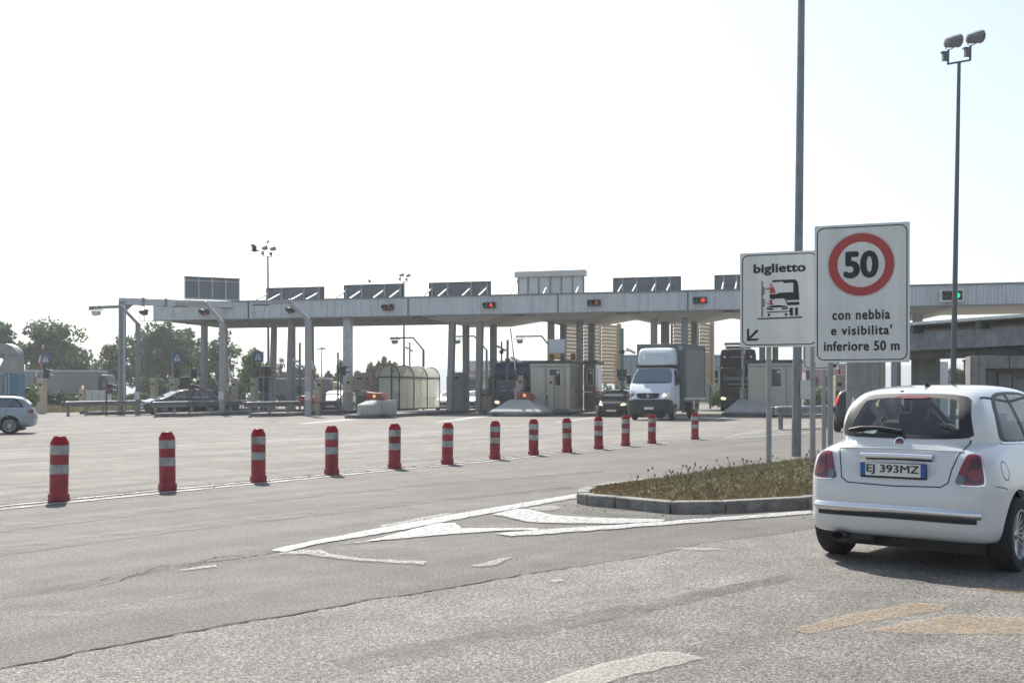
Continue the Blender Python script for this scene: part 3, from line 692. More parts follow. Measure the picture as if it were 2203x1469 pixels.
# ------------------------------------------------------------------ lighting masts
d = 22.5; t = thing('light_mast', 'tall grey steel mast behind the ticket sign, rising out of frame', 'mast', (PX(1713, d), d, .1)); t.rotation_euler = (0, R(.65), 0)
MB().cone((0, 0, -.05), (0, 0, 13), .1, .062, 20).build('pole', 'galv_dark', t)
z = PZ(838, d) - .1; MB().box((PX(1727, d) - PX(1713, d), -.1, z), (.19, .16, .4)).build('junction_box', 'off_white', t, bevel=.02)
b = MB()
for s in (-1, 1): b.box((s * .5, 0, 13.15), (.45, .5, .25)); b.bar((0, 0, 12.9), (s * .5, 0, 13), .06)
b.build('floodlight', 'galv_dark', t)
def flood_mast(px, d, py_base, py_top, r0, label, k=1.0, lean=0.0, tilt=0.0, flip=1):
    zt = PZ(py_top, d); t = thing('floodlight_mast', label, 'floodlight mast', (PX(px, d), d, 0), 0, 'floodlight masts'); t.rotation_euler = (0, R(lean), 0)
    MB().cone((0, 0, -.05), (0, 0, zt), r0, r0 * .55, 14).build('pole', 'mast_dark', t)
    arm = bpy.data.objects.new('crossarm', None)
    dz = math.tan(R(tilt)) * .36 * k
    b = MB(); b.bar((-.36 * k, 0, zt - dz), (.36 * k, 0, zt + dz), .05 * k)
    for s in (-1, 1): b.bar((s * .34 * k, 0, zt + s * dz), (s * .34 * k, 0, zt + s * dz + .45 * k), .055 * k)
    b.build('crossarm', 'mast_dark', t)
    for s in (-1, 1):
        c = Vector((s * .34 * k, 0, zt + s * dz))
        MB().box(c + Vector((-.1 * k, -.03, .22 * k)), (.16 * k, .15 * k, .24 * k)).box(c + Vector((-.12 * k, -.03, .35 * k)), (.22 * k, .18 * k, .03 * k)).build('ballast_box', 'mast_dark', t)
        q = c + Vector((.12 * k * flip, -.06, .68 * k)); rot = Euler((R(-15), R(-24 * flip), R(12)))
        hd = MB(); hd.lathe([(.06 * k, -.2 * k), (.16 * k, -.17 * k), (.2 * k, -.02 * k), (.215 * k, .1 * k), (.24 * k, .14 * k), (.22 * k, .16 * k)], 10, Matrix.Translation(q) @ rot.to_matrix().to_4x4() @ Matrix.Rotation(R(100 * flip), 4, 'Y') @ Matrix.Diagonal((.85, 1.05, 1.35, 1)))
        ho = hd.build('lamp_head', 'galv_dark', t)
        MB().tube([c + Vector((-.07 * k, 0, .45 * k)), c + Vector((-.09 * k, 0, .6 * k)), q + Vector((-.14 * k, 0, -.02))], .016 * k, 6).tube([c + Vector((0, 0, .45 * k)), c + Vector((.1 * k, 0, .47 * k)), q + Vector((.12 * k, 0, -.12 * k))], .014 * k, 6).build('bracket', 'mast_dark', t)
    return t
flood_mast(2048.5, 33, 850, 134, .095, 'tall floodlight mast with twin lamps right of the speed sign', 1.0, 1.05, 11)
flood_mast(578, 88, 850, 552, .12, 'slim floodlight mast with twin lamps behind the left canopy panel', 1.0, -.3, -5)
flood_mast(869, 110, 850, 606, .13, 'distant floodlight mast with twin lamps left of the light box', 1.0, 0, -4)
d = 190; t = thing('street_lamp', 'small far street lamp with three heads between the columns', 'street lamp', (PX(692, d), d, 0))
MB().cone((0, 0, 0), (0, 0, PZ(750, d)), .14, .08, 8).build('pole', 'mast_dark', t)
MB().box((-.5, 0, PZ(751, d)), (.7, .35, .18)).box((.5, 0, PZ(751, d)), (.7, .35, .18)).box((0, .3, PZ(748.5, d)), (.5, .6, .2)).build('lamp_head', 'mast_dark', t)
# ------------------------------------------------------------------ vehicles
def mirror_end(h): return [(-y, z) for y, z in h] + [(y, z) for y, z in h[::-1]]
def mirror_plan(h): return h + [(x, -y) for x, y in h[::-1]]
def person(loc, rz, label, cloth='dark_cloth', scale=1.0):
    t = thing('person', label, 'person', loc, rz); t.scale = (scale,) * 3
    V = [(0, 0, .1, .13), (.0, 0, .3, .135), (-.03, 0, .5, .14), (-.02, 0, .6, .07), (.0, 0, .66, .055), (.015, 0, .76, .085), (.02, 0, .85, .08)]
    E = [(0, 1), (1, 2), (2, 3), (3, 4), (4, 5), (5, 6)]
    for s in (-1, 1):
        k = len(V); V += [(-.02, .19 * s, .52, .06), (.12, .24 * s, .32, .045), (.36, .17 * s, .4, .034), (.43, .15 * s, .41, .03)]; E += [(2, k), (k, k + 1), (k + 1, k + 2), (k + 2, k + 3)]
        for j in range(4):
            m = len(V); V += [(.47, (.15 + .02 * (j - 1.5)) * s, .42, .011), (.5, (.15 + .02 * (j - 1.5)) * s, .40, .009), (.495, (.15 + .02 * (j - 1.5)) * s, .375, .008)]; E += [(k + 3, m), (m, m + 1), (m + 1, m + 2)]
        m = len(V); V += [(.44, .115 * s, .43, .011), (.47, .1 * s, .43, .009)]; E += [(k + 3, m), (m, m + 1)]
        k = len(V); V += [(.08, .1 * s, .08, .085), (.45, .12 * s, .14, .065), (.62, .11 * s, -.25, .045), (.72, .11 * s, -.27, .035)]; E += [(0, k), (k, k + 1), (k + 1, k + 2), (k + 2, k + 3)]
    me = bpy.data.meshes.new('body'); me.from_pydata([v[:3] for v in V], E, [])
    o = bpy.data.objects.new('body', me); COL.objects.link(o); md = o.modifiers.new('s', 'SKIN')
    for i, v in enumerate(V): me.skin_vertices[0].data[i].radius = (v[3], v[3])
    me.skin_vertices[0].data[0].use_root = True
    sb = o.modifiers.new('u', 'SUBSURF'); sb.levels = sb.render_levels = 1
    dg = bpy.context.evaluated_depsgraph_get(); m2 = bpy.data.meshes.new_from_object(o.evaluated_get(dg)); bpy.data.objects.remove(o)
    for p in m2.polygons: p.use_smooth = True
    m2.materials.clear(); m2.materials.append(MATS[cloth]); m2.materials.append(MATS['skin'])
    for p in m2.polygons:
        c = sum((m2.vertices[i].co for i in p.vertices), Vector()) / len(p.vertices)
        p.material_index = 1 if (c.z > .6 or (c.x > .34 and c.z > .3 and c.z < .6)) else 0
    o = link('body', m2, None, t)
    MB().ball((.0, 0, .835), (.105, .095, .1), 14).ball((-.05, 0, .78), (.075, .088, .11), 12).build('hair', 'hair', t)
    MB().ball((.1, 0, .775), (.022, .014, .02), 8).ball((.09, .035, .8), (.012, .016, .01), 8).ball((.09, -.035, .8), (.012, .016, .01), 8).build('face', 'skin', t)
    return t
def front_seat(e, x, y, m='seat_cloth'):
    b = MB(); b.box((x, y, .55), (.5, .5, .16)); b.box((x - .28, y, .85), (.13, .46, .6), rot=Euler((0, R(-12), 0))); b.box((x - .36, y, 1.16), (.09, .2, .12)); b.bar((x - .33, y, 1.05), (x - .35, y, 1.12), .04)
    return b.build('seat', m, e, bevel=.04)
def car(name, label, loc, h, side, end, plan, axles, r, track, paint, glazing, windows, scale=1.0, n=(70, 34, 26), detail=True, spokes=12, tw=.19, group=None, cabin=None, k=.08, zc=.58, steer=0.0, upper=None):
    rz = math.atan2(h[1], h[0]); t = thing(name, label, 'car', loc, rz, group); t.scale = (scale,) * 3
    fn = body_fn(side, mirror_end(end), mirror_plan(plan), k)
    if upper:
        f0, up = fn, chaikin(mirror_plan(upper)); fn = lambda p: smax(f0(p), (sdf(p[:, [0, 1]], up) - np.maximum(0, 1.0 - p[:, 2]) * 2.2) * .8, .07)
    L = max(p[0] for p in side); W = max(p[0] for p in end); Z = max(p[1] for p in side)
    anc = lambda p: np.c_[L / 2 + (p[:, 0] - L / 2) * .82, p[:, 1] * .5, np.full(len(p), zc)]
    bm = shrink(fn, (-.05, -W - .05, .05), (L + .05, W + .05, Z + .1), n, anc); sk = Skin(bm)
    cut = []
    for x in axles:
        for s in (-1, 1): cut.append(cyl_bm(x, r + .01, r * 1.17, s * (W - .34), s * (W + .3)))
    if detail:
        cx0, cx1, cz0 = cabin
        fi = lambda p: np.maximum(np.maximum(fn(p) + .055, cz0 - p[:, 2]), np.maximum(cx0 - p[:, 0], p[:, 0] - cx1))
        ai = lambda p: np.c_[(cx0 + cx1) / 2 + (p[:, 0] - (cx0 + cx1) / 2) * .7, p[:, 1] * .4, np.full(len(p), cz0 + .3)]
        cut.append(shrink(fi, (cx0 - .02, -W, cz0 - .02), (cx1 + .02, W, Z), (26, 18, 14), ai))
        for view, o, fr in windows:
            if view == 'rear': cut.append(prism_bm('x', o, -1, (cx0 + cx1) / 2, fr + .02))
            elif view == 'front': cut.append(prism_bm('x', o, L + 1, (cx0 + cx1) / 2, fr + .02))
            else: cut.append(prism_bm('y', o, (1 if view == 'left' else -1) * 1.4, (1 if view == 'left' else -1) * .25, fr + .02))
    me = smooth_mesh(bool_cut(bm, cut)); bm.free(); me.name = 'body'; link('body', me, paint, t)
    names = {'rear': 'rear_window', 'front': 'windscreen', 'left': 'side_window', 'right': 'side_window'}
    for view, o, fr in windows:
        if detail:
            sk.patch(view, o, names[view], glazing, t, 0, 1, .002, 6)
            sk.patch(view, o, 'window_seal', 'black', t, fr, 1.02, .0045, 3)
        else: sk.patch(view, o, names[view], glazing, t, 0, 1, .004, 6)
    for x in axles:
        for s in (-1, 1): wheel(t, x, s * track / 2, r, tw, s, spokes, steer=steer if x == max(axles) else 0)
    b = MB(); b.box((L / 2, 0, .2), (L * .8, W * 1.5, .12)); b.build('underbody', 'black', t)
    return t, sk
# --- small white hatchback, nearest car
PHI = R(41); hF = (math.sin(PHI), math.cos(PHI)); oF = Vector((2.967, 8.39, 0))
F_side = [(.10, .25), (.02, .36), (.0, .50), (.015, .6), (.045, .7), (.09, .82), (.165, .96), (.225, 1.05), (.37, 1.24), (.50, 1.38), (.60, 1.43), (.85, 1.472), (1.3, 1.495), (1.75, 1.475), (2.05, 1.41), (2.4, 1.18), (2.66, .99), (2.95, .93), (3.25, .83), (3.43, .70), (3.53, .52), (3.54, .38), (3.48, .24), (3.2, .2), (.3, .22)]
F_end = [(.0, .18), (.70, .20), (.775, .29), (.8135, .45), (.81, .58), (.785, .70), (.745, .82), (.70, .93), (.66, 1.05), (.59, 1.2), (.51, 1.36), (.44, 1.44), (.33, 1.483), (.2, 1.5), (0, 1.503)][::1]
F_plan = [(0.0, 0), (.01, .34), (.035, .53), (.085, .66), (.18, .745), (.34, .795), (.62, .8135), (2.8, .8135), (3.1, .77), (3.35, .66), (3.48, .48), (3.54, .25), (3.55, 0)]
rw = [(-.505, 1.045), (-.25, 1.035), (.25, 1.035), (.505, 1.045), (.52, 1.07), (.46, 1.33), (.435, 1.362), (.23, 1.385), (-.23, 1.385), (-.435, 1.362), (-.46, 1.33), (-.52, 1.07)]
sw = [(.66, 1.02), (.63, 1.05), (.67, 1.2), (.80, 1.35), (1.0, 1.395), (1.6, 1.40), (1.85, 1.37), (2.2, 1.17), (2.40, 1.03), (2.36, 1.005), (1.5, 1.0), (.8, 1.0)]
ws = [(-.62, 1.04), (-.3, 1.0), (.3, 1.0), (.62, 1.04), (.63, 1.07), (.56, 1.34), (.53, 1.365), (0, 1.39), (-.53, 1.365), (-.56, 1.34), (-.63, 1.07)]
fi, sk = car('small_car', 'white retro hatchback driving away, seen from behind, large at the right edge', oF, hF, F_side, F_end, F_plan, (.62, 2.92), .292, 1.40, 'pearl_white', 'clear_glass',
             [('rear', rw, .84), ('left', sw, .93), ('right', sw, .93), ('front', ws, .94)], n=(110, 60, 54), spokes=18, cabin=(.22, 2.75, .42), k=.1,
             upper=[(.14, 0), (.18, .28), (.235, .42), (.335, .53), (.53, .62), (.84, .68), (1.2, .72), (2.2, .73), (2.7, .7), (3.2, .6), (3.5, .3), (3.56, 0)])
for s in (-1, 1):
    lam = [(.46, .69), (.49, .80), (.525, .90), (.545, .935), (.62, .93), (.65, .9), (.685, .72), (.67, .685)]; lam = [(s * y, z) for y, z in lam]
    lp = sk.patch('rear', lam, 'tail_lamp', 'chrome', fi, 0, 1, .006, 6)
    sk.patch('rear', lam, 'lens', 'tail_red', lp, 0, .9, .014, 6)
    sk.patch('rear', [(s * y, z) for y, z in [(.535, .705), (.56, .8), (.575, .92), (.615, .915), (.638, .88), (.666, .72), (.655, .705)]], 'brake_lens', 'tail_dark', lp, 0, .93, .016, 5)
    sk.patch('rear', [(s * y, z) for y, z in [(.475, .7), (.54, .7), (.54, .77), (.485, .77)]], 'reversing_lens', 'bluish_glass', lp, 0, 1, .017, 4)
    sk.patch('rear', [(s * (.61 + .045 * math.cos(a * .5236)), .775 + .045 * math.sin(a * .5236)) for a in range(12)], 'lens_disc', 'tail_red', lp, 0, 1, .0195, 3)
    sk.strip('rear', [(s * .51, 1.03), (s * .5, .97), (s * .475, .92), (s * .44, .8), (s * .425, .71), (s * .37, .675)], .009, 'panel_gap', 'black', fi)
sk.strip('rear', [(-.37, .675), (0, .665), (.37, .675)], .009, 'panel_gap', 'black', fi)
sk.strip('rear', [(-.5, .945), (0, .955), (.5, .945)], .012, 'crease', 'pearl_white', fi, .003, raise_mid=.005)
sk.strip('rear', [(.655, .475), (.4, .478), (0, .48), (-.4, .478), (-.655, .475)], .07, 'bumper_trim', 'chrome', fi, .004, raise_mid=.022)
sk.strip('rear', [(.63, .425), (0, .43), (-.63, .425)], .042, 'bumper_insert', 'black', fi, .004)
sk.strip('rear', [(.29, .888), (0, .893), (-.29, .888)], .055, 'handle_bar', 'chrome', fi, .006, raise_mid=.028)
sk.patch('rear', [(-.32, .71), (-.32, .87), (.32, .87), (.32, .71)], 'plate_recess', 'off_white', fi, .0, 1, .003, 4)
px0 = sk.hit('rear', 0, .785, 0).x
pl = MB().box((px0 - .02, 0, .785), (.012, .53, .125)).build('number_plate', 'black', fi, bevel=.004)
MB().box((px0 - .028, 0, .79), (.006, .44, .1)).build('plate_field', 'plate_white', pl)
for s in (-1, 1): MB().box((px0 - .028, s * .24, .79), (.006, .04, .1)).build('country_band', 'plate_blue', pl)
def plate_text(parent, s, x, z, wd, ht, m='sign_black', off=.012):
    o = text(s, 1, m, parent, (0, 0, 0), (R(90), 0, R(-90)), off=0, ext=0); embolden(o, off, off, 0)
    bpy.context.view_layer.update(); bb = np.array([tuple(v) for v in o.bound_box]); lo, hi = bb.min(0), bb.max(0); sx, sz = wd / (hi[0] - lo[0]), ht / (hi[1] - lo[1])
    o.scale = (sx, sz, 1); o.location = (x, (lo[0] + hi[0]) / 2 * sx, z - (lo[1] + hi[1]) / 2 * sz); return o
plate_text(pl, 'EJ 393MZ', px0 - .0325, .79, .42, .08)
bx = sk.hit('rear', 0, 1.0, 0).x
bd = MB().lathe([(.048, 0), (.046, .008), (.035, .012), (.034, .008), (.002, .008)], 24, Matrix.Translation((bx + .008, 0, 1.0)) @ Matrix.Rotation(R(-80), 4, 'Y')).build('badge', 'chrome', fi)
mat('badge_red', (.1, .01, .03), .3)
MB().lathe([(.034, 0), (.033, .002), (.001, .002)], 24, Matrix.Translation((bx - .0015, 0, 1.0)) @ Matrix.Rotation(R(-80), 4, 'Y')).build('badge_field', 'badge_red', bd)
plate_text(bd, 'FIAT', bx - .0055, 1.0, .045, .02, 'chrome', .01)
sk.strip('rear', [(.44, 1.085), (.34, 1.102), (.18, 1.102), (.0, 1.08)], .03, 'rear_wiper', 'black', fi, .012, raise_mid=.02)
sk.patch('rear', [(-.14, 1.345), (-.14, 1.37), (.14, 1.37), (.14, 1.345)], 'brake_lamp', 'tail_pale', fi, 0, 1, .008, 3)
b = MB(); b.lathe([(.05, 0), (.05, .16), (.042, .16), (.04, .03), (.001, .03)], 20, Matrix.Translation((.2, .45, .235)) @ Matrix.Rotation(R(-90), 4, 'Y') @ Matrix.Diagonal((.75, 1.3, 1, 1))); b.build('exhaust', 'dark_steel', fi)
MB().box((.4, .35, .24), (.5, .3, .14)).box((.75, 0, .24), (.5, .9, .12)).build('silencer', 'dark_steel', fi, bevel=.04)
for view, s in (('right', -1), ('left', 1)):
    sk.strip(view, [(.385 + .072 * math.cos(a * .314), .80 + .072 * math.sin(a * .314)) for a in range(20)], .006, 'fuel_flap' if s < 0 else 'panel_gap', 'bumper_dark', fi, closed=True, sub=2) if s < 0 else None
    sk.strip(view, [(1.12, .35), (1.1, .7), (1.13, 1.0)], .008, 'panel_gap', 'black', fi); sk.strip(view, [(.19, .69), (.3, .675), (.36, .66)], .007, 'panel_gap', 'black', fi)
    sk.strip(view, [(1.2, 1.0), (1.21, 1.39)], .06, 'pillar', 'black', fi, .006)
    sk.strip(view, [(.63, 1.0), (1.5, .985), (2.4, 1.0)], .016, 'window_trim', 'chrome', fi, .004)
    sk.patch(view, [(1.3, .845), (1.3, .875), (1.46, .875), (1.46, .845)], 'door_handle', 'chrome', fi, 0, 1, .012, 3)
    sk.strip('top', [(.56, s * .5), (1.2, s * .53), (1.9, s * .5)], .012, 'roof_seam', 'bumper_dark', fi, .003)
    MB().ball((2.2, s * .86, 1.05), (.06, .1, .075)).build('mirror', 'pearl_white', fi)
z = sk.hit('top', .78, 0, 0).z
MB().cone((.82, 0, z - .01), (.76, 0, z + .035), .03, .008).cone((.76, 0, z + .03), (.62, 0, z + .05), .006, .004, 6).build('antenna', 'black', fi)
z = sk.hit('top', .56, .12, 0).z; MB().ball((.56, .12, z), (.012, .018, .008), 8).build('washer_nozzle', 'black', fi)
front_seat(fi, 1.75, .36); front_seat(fi, 1.75, -.36)
MB().box((.78, 0, .75), (.14, 1.15, .5)).box((1.0, 0, .5), (.5, 1.15, .16)).ball((.72, .3, 1.02), (.06, .14, .08)).ball((.72, -.3, 1.02), (.06, .14, .08)).build('rear_bench', 'seat_cloth', fi, bevel=.03)
MB().box((2.5, 0, .86), (.4, 1.3, .22)).build('dashboard', 'cream_trim', fi, bevel=.05)
b = MB(); m_ = Matrix.Translation((2.16, .36, .93)) @ Matrix.Rotation(R(-62), 4, 'Y')
b.tube([m_ @ Vector((.185 * math.cos(a * .262), .185 * math.sin(a * .262), 0)) for a in range(25)], .016, 8); b.bar(m_ @ Vector((0, -.17, 0)), m_ @ Vector((0, .17, 0)), .05, .02); b.bar(m_ @ Vector((0, 0, 0)), m_ @ Vector((0, 0, -.25)), .06)
b.build('steering_wheel', 'cream_trim', fi)
MB().box((2.25, 0, 1.3), (.02, .22, .06)).build('rear_view_mirror', 'black', fi)
w3 = lambda x, y, z: oF + Vector((hF[0] * x - hF[1] * y, hF[1] * x + hF[0] * y, z))
person(w3(1.66, .36, .48), math.atan2(hF[1], hF[0]), 'dark haired driver seen through the rear glass of the white hatchback')

# --- further cars
H_side = [(.08, .3), (.0, .45), (.02, .7), (.1, .95), (.32, 1.3), (.5, 1.46), (.9, 1.5), (1.7, 1.5), (2.2, 1.4), (2.95, .98), (3.6, .85), (3.85, .65), (3.88, .4), (3.8, .22), (.3, .22)]
H_end = [(0, .2), (.7, .22), (.82, .4), (.84, .7), (.81, .95), (.66, 1.38), (.55, 1.48), (.2, 1.52), (0, 1.52)]
H_plan = [(0, 0), (.01, .4), (.1, .68), (.3, .8), (.7, .84), (3.1, .83), (3.6, .7), (3.82, .45), (3.88, 0)]
S_side = [(.06, .3), (.0, .5), (.02, .75), (.12, .95), (.3, 1.2), (.52, 1.4), (.8, 1.46), (1.6, 1.49), (2.4, 1.46), (2.75, 1.36), (3.5, .99), (4.2, .86), (4.62, .68), (4.72, .45), (4.65, .24), (.4, .24)]
S_end = [(0, .2), (.75, .24), (.88, .42), (.9, .68), (.87, .95), (.7, 1.34), (.6, 1.44), (.2, 1.5), (0, 1.5)]
S_plan = [(0, 0), (.02, .45), (.12, .72), (.35, .86), (.8, .9), (3.8, .9), (4.3, .8), (4.6, .55), (4.72, 0)]
S_win = lambda: [('left', [(.5, 1.0), (.45, 1.03), (.72, 1.34), (.8, 1.37), (2.5, 1.38), (2.65, 1.34), (3.2, 1.05), (3.18, 1.0), (1.8, .97)], .95), ('right', [(.5, 1.0), (.45, 1.03), (.72, 1.34), (.8, 1.37), (2.5, 1.38), (2.65, 1.34), (3.2, 1.05), (3.18, 1.0), (1.8, .97)], .95),
                 ('rear', [(-.72, 1.0), (.72, 1.0), (.74, 1.03), (.6, 1.34), (0, 1.38), (-.6, 1.34), (-.74, 1.03)], .93), ('front', [(-.74, 1.02), (0, .99), (.74, 1.02), (.6, 1.38), (0, 1.42), (-.6, 1.38)], .94)]
def wagon(name, label, loc, h, paint, glazing, scale, lit=False, group=None):
    t, s = car(name, label, loc, h, S_side, S_end, S_plan, (.95, 3.7), .325, 1.56, paint, glazing, S_win(), scale, (60, 30, 24), cabin=(.3, 3.4, .45), group=group)
    for v, sg_ in (('left', 1), ('right', -1)):
        for x in (1.55, 2.35): s.strip(v, [(x, .98), (x + .03, 1.37)], .07, 'pillar', 'black', t, .006)
        for x in (.98, 2.0, 3.05): s.strip(v, [(x + (.12 if x < 1 else 0), .68 if x < 1 else .4), (x + .05, .96)], .012, 'panel_gap', 'black', t)
        for x in (1.25, 2.3): s.patch(v, [(x, .82), (x, .85), (x + .2, .85), (x + .2, .82)], 'door_handle', paint, t, 0, 1, .02, 3)
        s.strip(v, [(.45, .985), (3.2, .985)], .02, 'window_trim', 'chrome', t, .005)
        s.strip(v, [(.75, 1.435), (1.5, 1.46), (2.4, 1.44)], .025, 'roof_rail', 'dark_steel', t, .02, raise_mid=.03) if False else MB().tube([(.7, sg_ * .6, 1.46), (1.0, sg_ * .62, 1.5), (2.3, sg_ * .62, 1.5), (2.6, sg_ * .6, 1.44)], .018, 6).build('roof_rail', 'dark_steel', t)
        s.patch('rear', [(sg_ * y, z) for y, z in [(.6, .8), (.62, .98), (.8, .95), (.85, .8)]], 'tail_lamp', 'tail_red', t, 0, 1, .01, 4)
        s.patch('front', [(sg_ * y, z) for y, z in [(.5, .62), (.52, .74), (.78, .76), (.82, .66)]], 'headlight', 'bluish_glass', t, 0, 1, .012, 4)
        MB().ball((3.15, sg_ * .98, 1.02), (.08, .11, .07)).build('mirror', paint, t)
    s.strip('front', [(-.4, .6), (.4, .6)], .12, 'grille', 'black', t, .01); s.strip('front', [(-.26, .42), (.26, .42)], .1, 'number_plate', 'plate_white', t, .02)
    s.strip('rear', [(-.26, .72), (.26, .72)], .1, 'number_plate', 'plate_white', t, .012)
    MB().box((.95, 0, .82), (.15, 1.3, .6)).box((2.9, 0, .85), (.4, 1.4, .2)).build('interior', 'seat_cloth', t); front_seat(t, 2.1, .38); front_seat(t, 2.1, -.38)
    return t
th = R(200); hw = (math.cos(th), math.sin(th)); d = 36.8; sc = .88
wagon('estate_car', 'silver estate car leaving at the left edge of the photo', Vector((PX(82, d), d, 0)) , hw, 'silver_paint', 'wagon_glass', sc)
th = R(219); hw = (math.cos(th), math.sin(th)); d = 70
wagon('estate_car', 'black estate car passing behind the guardrail under the camera arm', Vector((PX(473, d), d, 0)), hw, 'black_paint', 'wagon_glass', 1.1)
hT = (-SA, -CA)
def hatch(label, loc, h, paint, scale=1.0, lit=False, lights=None, name='hatchback_car'):
    t, s = car(name, label, loc, h, H_side, H_end, H_plan, (.65, 3.1), .3, 1.46, paint, 'dark_glass', [('rear', [(-.68, 1.0), (.68, 1.0), (.7, 1.04), (.56, 1.4), (0, 1.43), (-.56, 1.4), (-.7, 1.04)], .95), ('front', [(-.68, 1.03), (0, 1.0), (.68, 1.03), (.56, 1.38), (0, 1.43), (-.56, 1.38)], .95),
               ('left', [(.4, 1.0), (.6, 1.36), (1.9, 1.4), (2.1, 1.34), (2.6, 1.03), (2.55, 1.0)], .95), ('right', [(.4, 1.0), (.6, 1.36), (1.9, 1.4), (2.1, 1.34), (2.6, 1.03), (2.55, 1.0)], .95)], scale, (44, 24, 20), detail=False)
    for sg_ in (-1, 1):
        s.patch('rear', [(sg_ * y, z) for y, z in [(.68, .9), (.6, 1.28), (.66, 1.3), (.78, .9)]], 'tail_lamp', 'tail_lit' if lit else 'tail_red', t, 0, 1, .012, 4)
        s.patch('front', [(sg_ * y, z) for y, z in [(.45, .6), (.5, .74), (.72, .78), (.76, .64)]], 'headlight', lights or 'bluish_glass', t, 0, 1, .012, 4)
        MB().ball((2.6, sg_ * .92, 1.02), (.07, .1, .07)).build('mirror', paint, t)
    s.strip('rear', [(-.26, .55), (.26, .55)], .11, 'number_plate', 'plate_blue', t, .012); s.strip('rear', [(-.7, .42), (.7, .42)], .08, 'bumper', 'bumper_dark', t, .01)
    s.strip('front', [(-.4, .5), (.4, .5)], .16, 'grille', 'black', t, .012); s.strip('front', [(-.26, .36), (.26, .36)], .1, 'number_plate', 'plate_white', t, .02)
    return t
a = R(26); h2 = (math.sin(a), math.cos(a)); d = 37.2
hatch('dark hatchback with red tail lamp waiting beside the concrete pier', Vector((PX(1843, d), d, 0)), h2, 'black_paint', 1.02, True)
d = 60.5; fr_ = Vector((PX(1316, d), d, 0)); hatch('black car waiting behind the closed striped barrier arm', fr_ - Vector((*hT, 0)) * 3.9, hT, 'black_paint', 1.05, lights='head_lamp')
d = 82; fr_ = Vector((PX(957, d), d, 0)); hatch('white car showing beside the curved shelter', fr_ - Vector((*hT, 0)) * 3.9, hT, 'white_paint', 1.05)
d = 80; fr_ = Vector((PX(703, d), d, 0)); hatch('white car stopped behind the guardrail next to the wide post', fr_ - Vector((*hT, 0)) * 3.9, hT, 'white_paint', 1.05)
d = 78; fr_ = Vector((PX(1012, d), d, 0)); hatch('silver car seen between the grey canopy columns', fr_ - Vector((*hT, 0)) * 3.9, hT, 'silver_paint', 1.05)
d = 118; hatch('small grey car far off behind the left gantry post', Vector((PX(325, d), d, 0)), (-1, -.1), 'silver_paint', .9)

# --- white delivery truck with grey box
def hull_obj(name, m, parent, side, end, plan, lo, hi, n, k=.06, anc=None, cut=None):
    fn = body_fn(side, mirror_end(end), mirror_plan(plan), k); c = [(lo[i] + hi[i]) / 2 for i in range(3)]
    an = anc or (lambda p: np.c_[c[0] + (p[:, 0] - c[0]) * .75, p[:, 1] * .5, c[2] + (p[:, 2] - c[2]) * .3])
    bm = shrink(fn, lo, hi, n, an); sk = Skin(bm)
    me = smooth_mesh(bool_cut(bm, cut)) if cut else None
    if me is None:
        me = bpy.data.meshes.new(name); bm.to_mesh(me); smooth_mesh(me)
    bm.free(); me.name = name; return link(name, me, m, parent), sk
a = R(24); hM = (-math.sin(a), -math.cos(a)); d = 53.2
frM = Vector((PX(1393, d), d, 0)); tk = thing('delivery_truck', 'white delivery truck with grey curtain sided box leaving the toll lane', 'truck', frM - Vector((*hM, 0)) * 6.3, math.atan2(hM[1], hM[0])); tk.scale = (1.06,) * 3; tk.location = frM - Vector((*hM, 0)) * 6.3 * 1.06
cs = [(4.2, .5), (4.2, 2.48), (4.45, 2.57), (4.95, 2.56), (5.12, 2.5), (5.62, 1.76), (5.75, 1.68), (6.15, 1.32), (6.25, 1.14), (6.3, .9), (6.3, .42), (6.2, .34), (4.4, .45)]
ce = [(0, .3), (1.0, .34), (1.08, .5), (1.1, .9), (1.09, 1.3), (1.06, 1.7), (.98, 2.1), (.89, 2.45), (.8, 2.54), (.4, 2.58), (0, 2.58)]
cp = [(4.15, 0), (4.15, 1.1), (5.4, 1.1), (5.8, 1.06), (6.05, .96), (6.2, .78), (6.28, .45), (6.3, 0)]
_, sk = hull_obj('cab', 'truck_white', tk, cs, ce, cp, (4.1, -1.15, .25), (6.4, 1.15, 2.65), (50, 44, 50), .08, lambda p: np.c_[4.9 + (p[:, 0] - 4.9) * .6, p[:, 1] * .5, .9 + (p[:, 2] - .9) * .3], [cyl_bm(5.3, .37, .45, s * .7, s * 1.5) for s in (-1, 1)])
sk.patch('front', [(-.97, 1.77), (-.5, 1.74), (.5, 1.74), (.97, 1.77), (.98, 1.82), (.87, 2.40), (.83, 2.44), (0, 2.46), (-.83, 2.44), (-.87, 2.40), (-.98, 1.82)], 'windscreen', 'bluish_glass', tk, 0, 1, .006, 8)
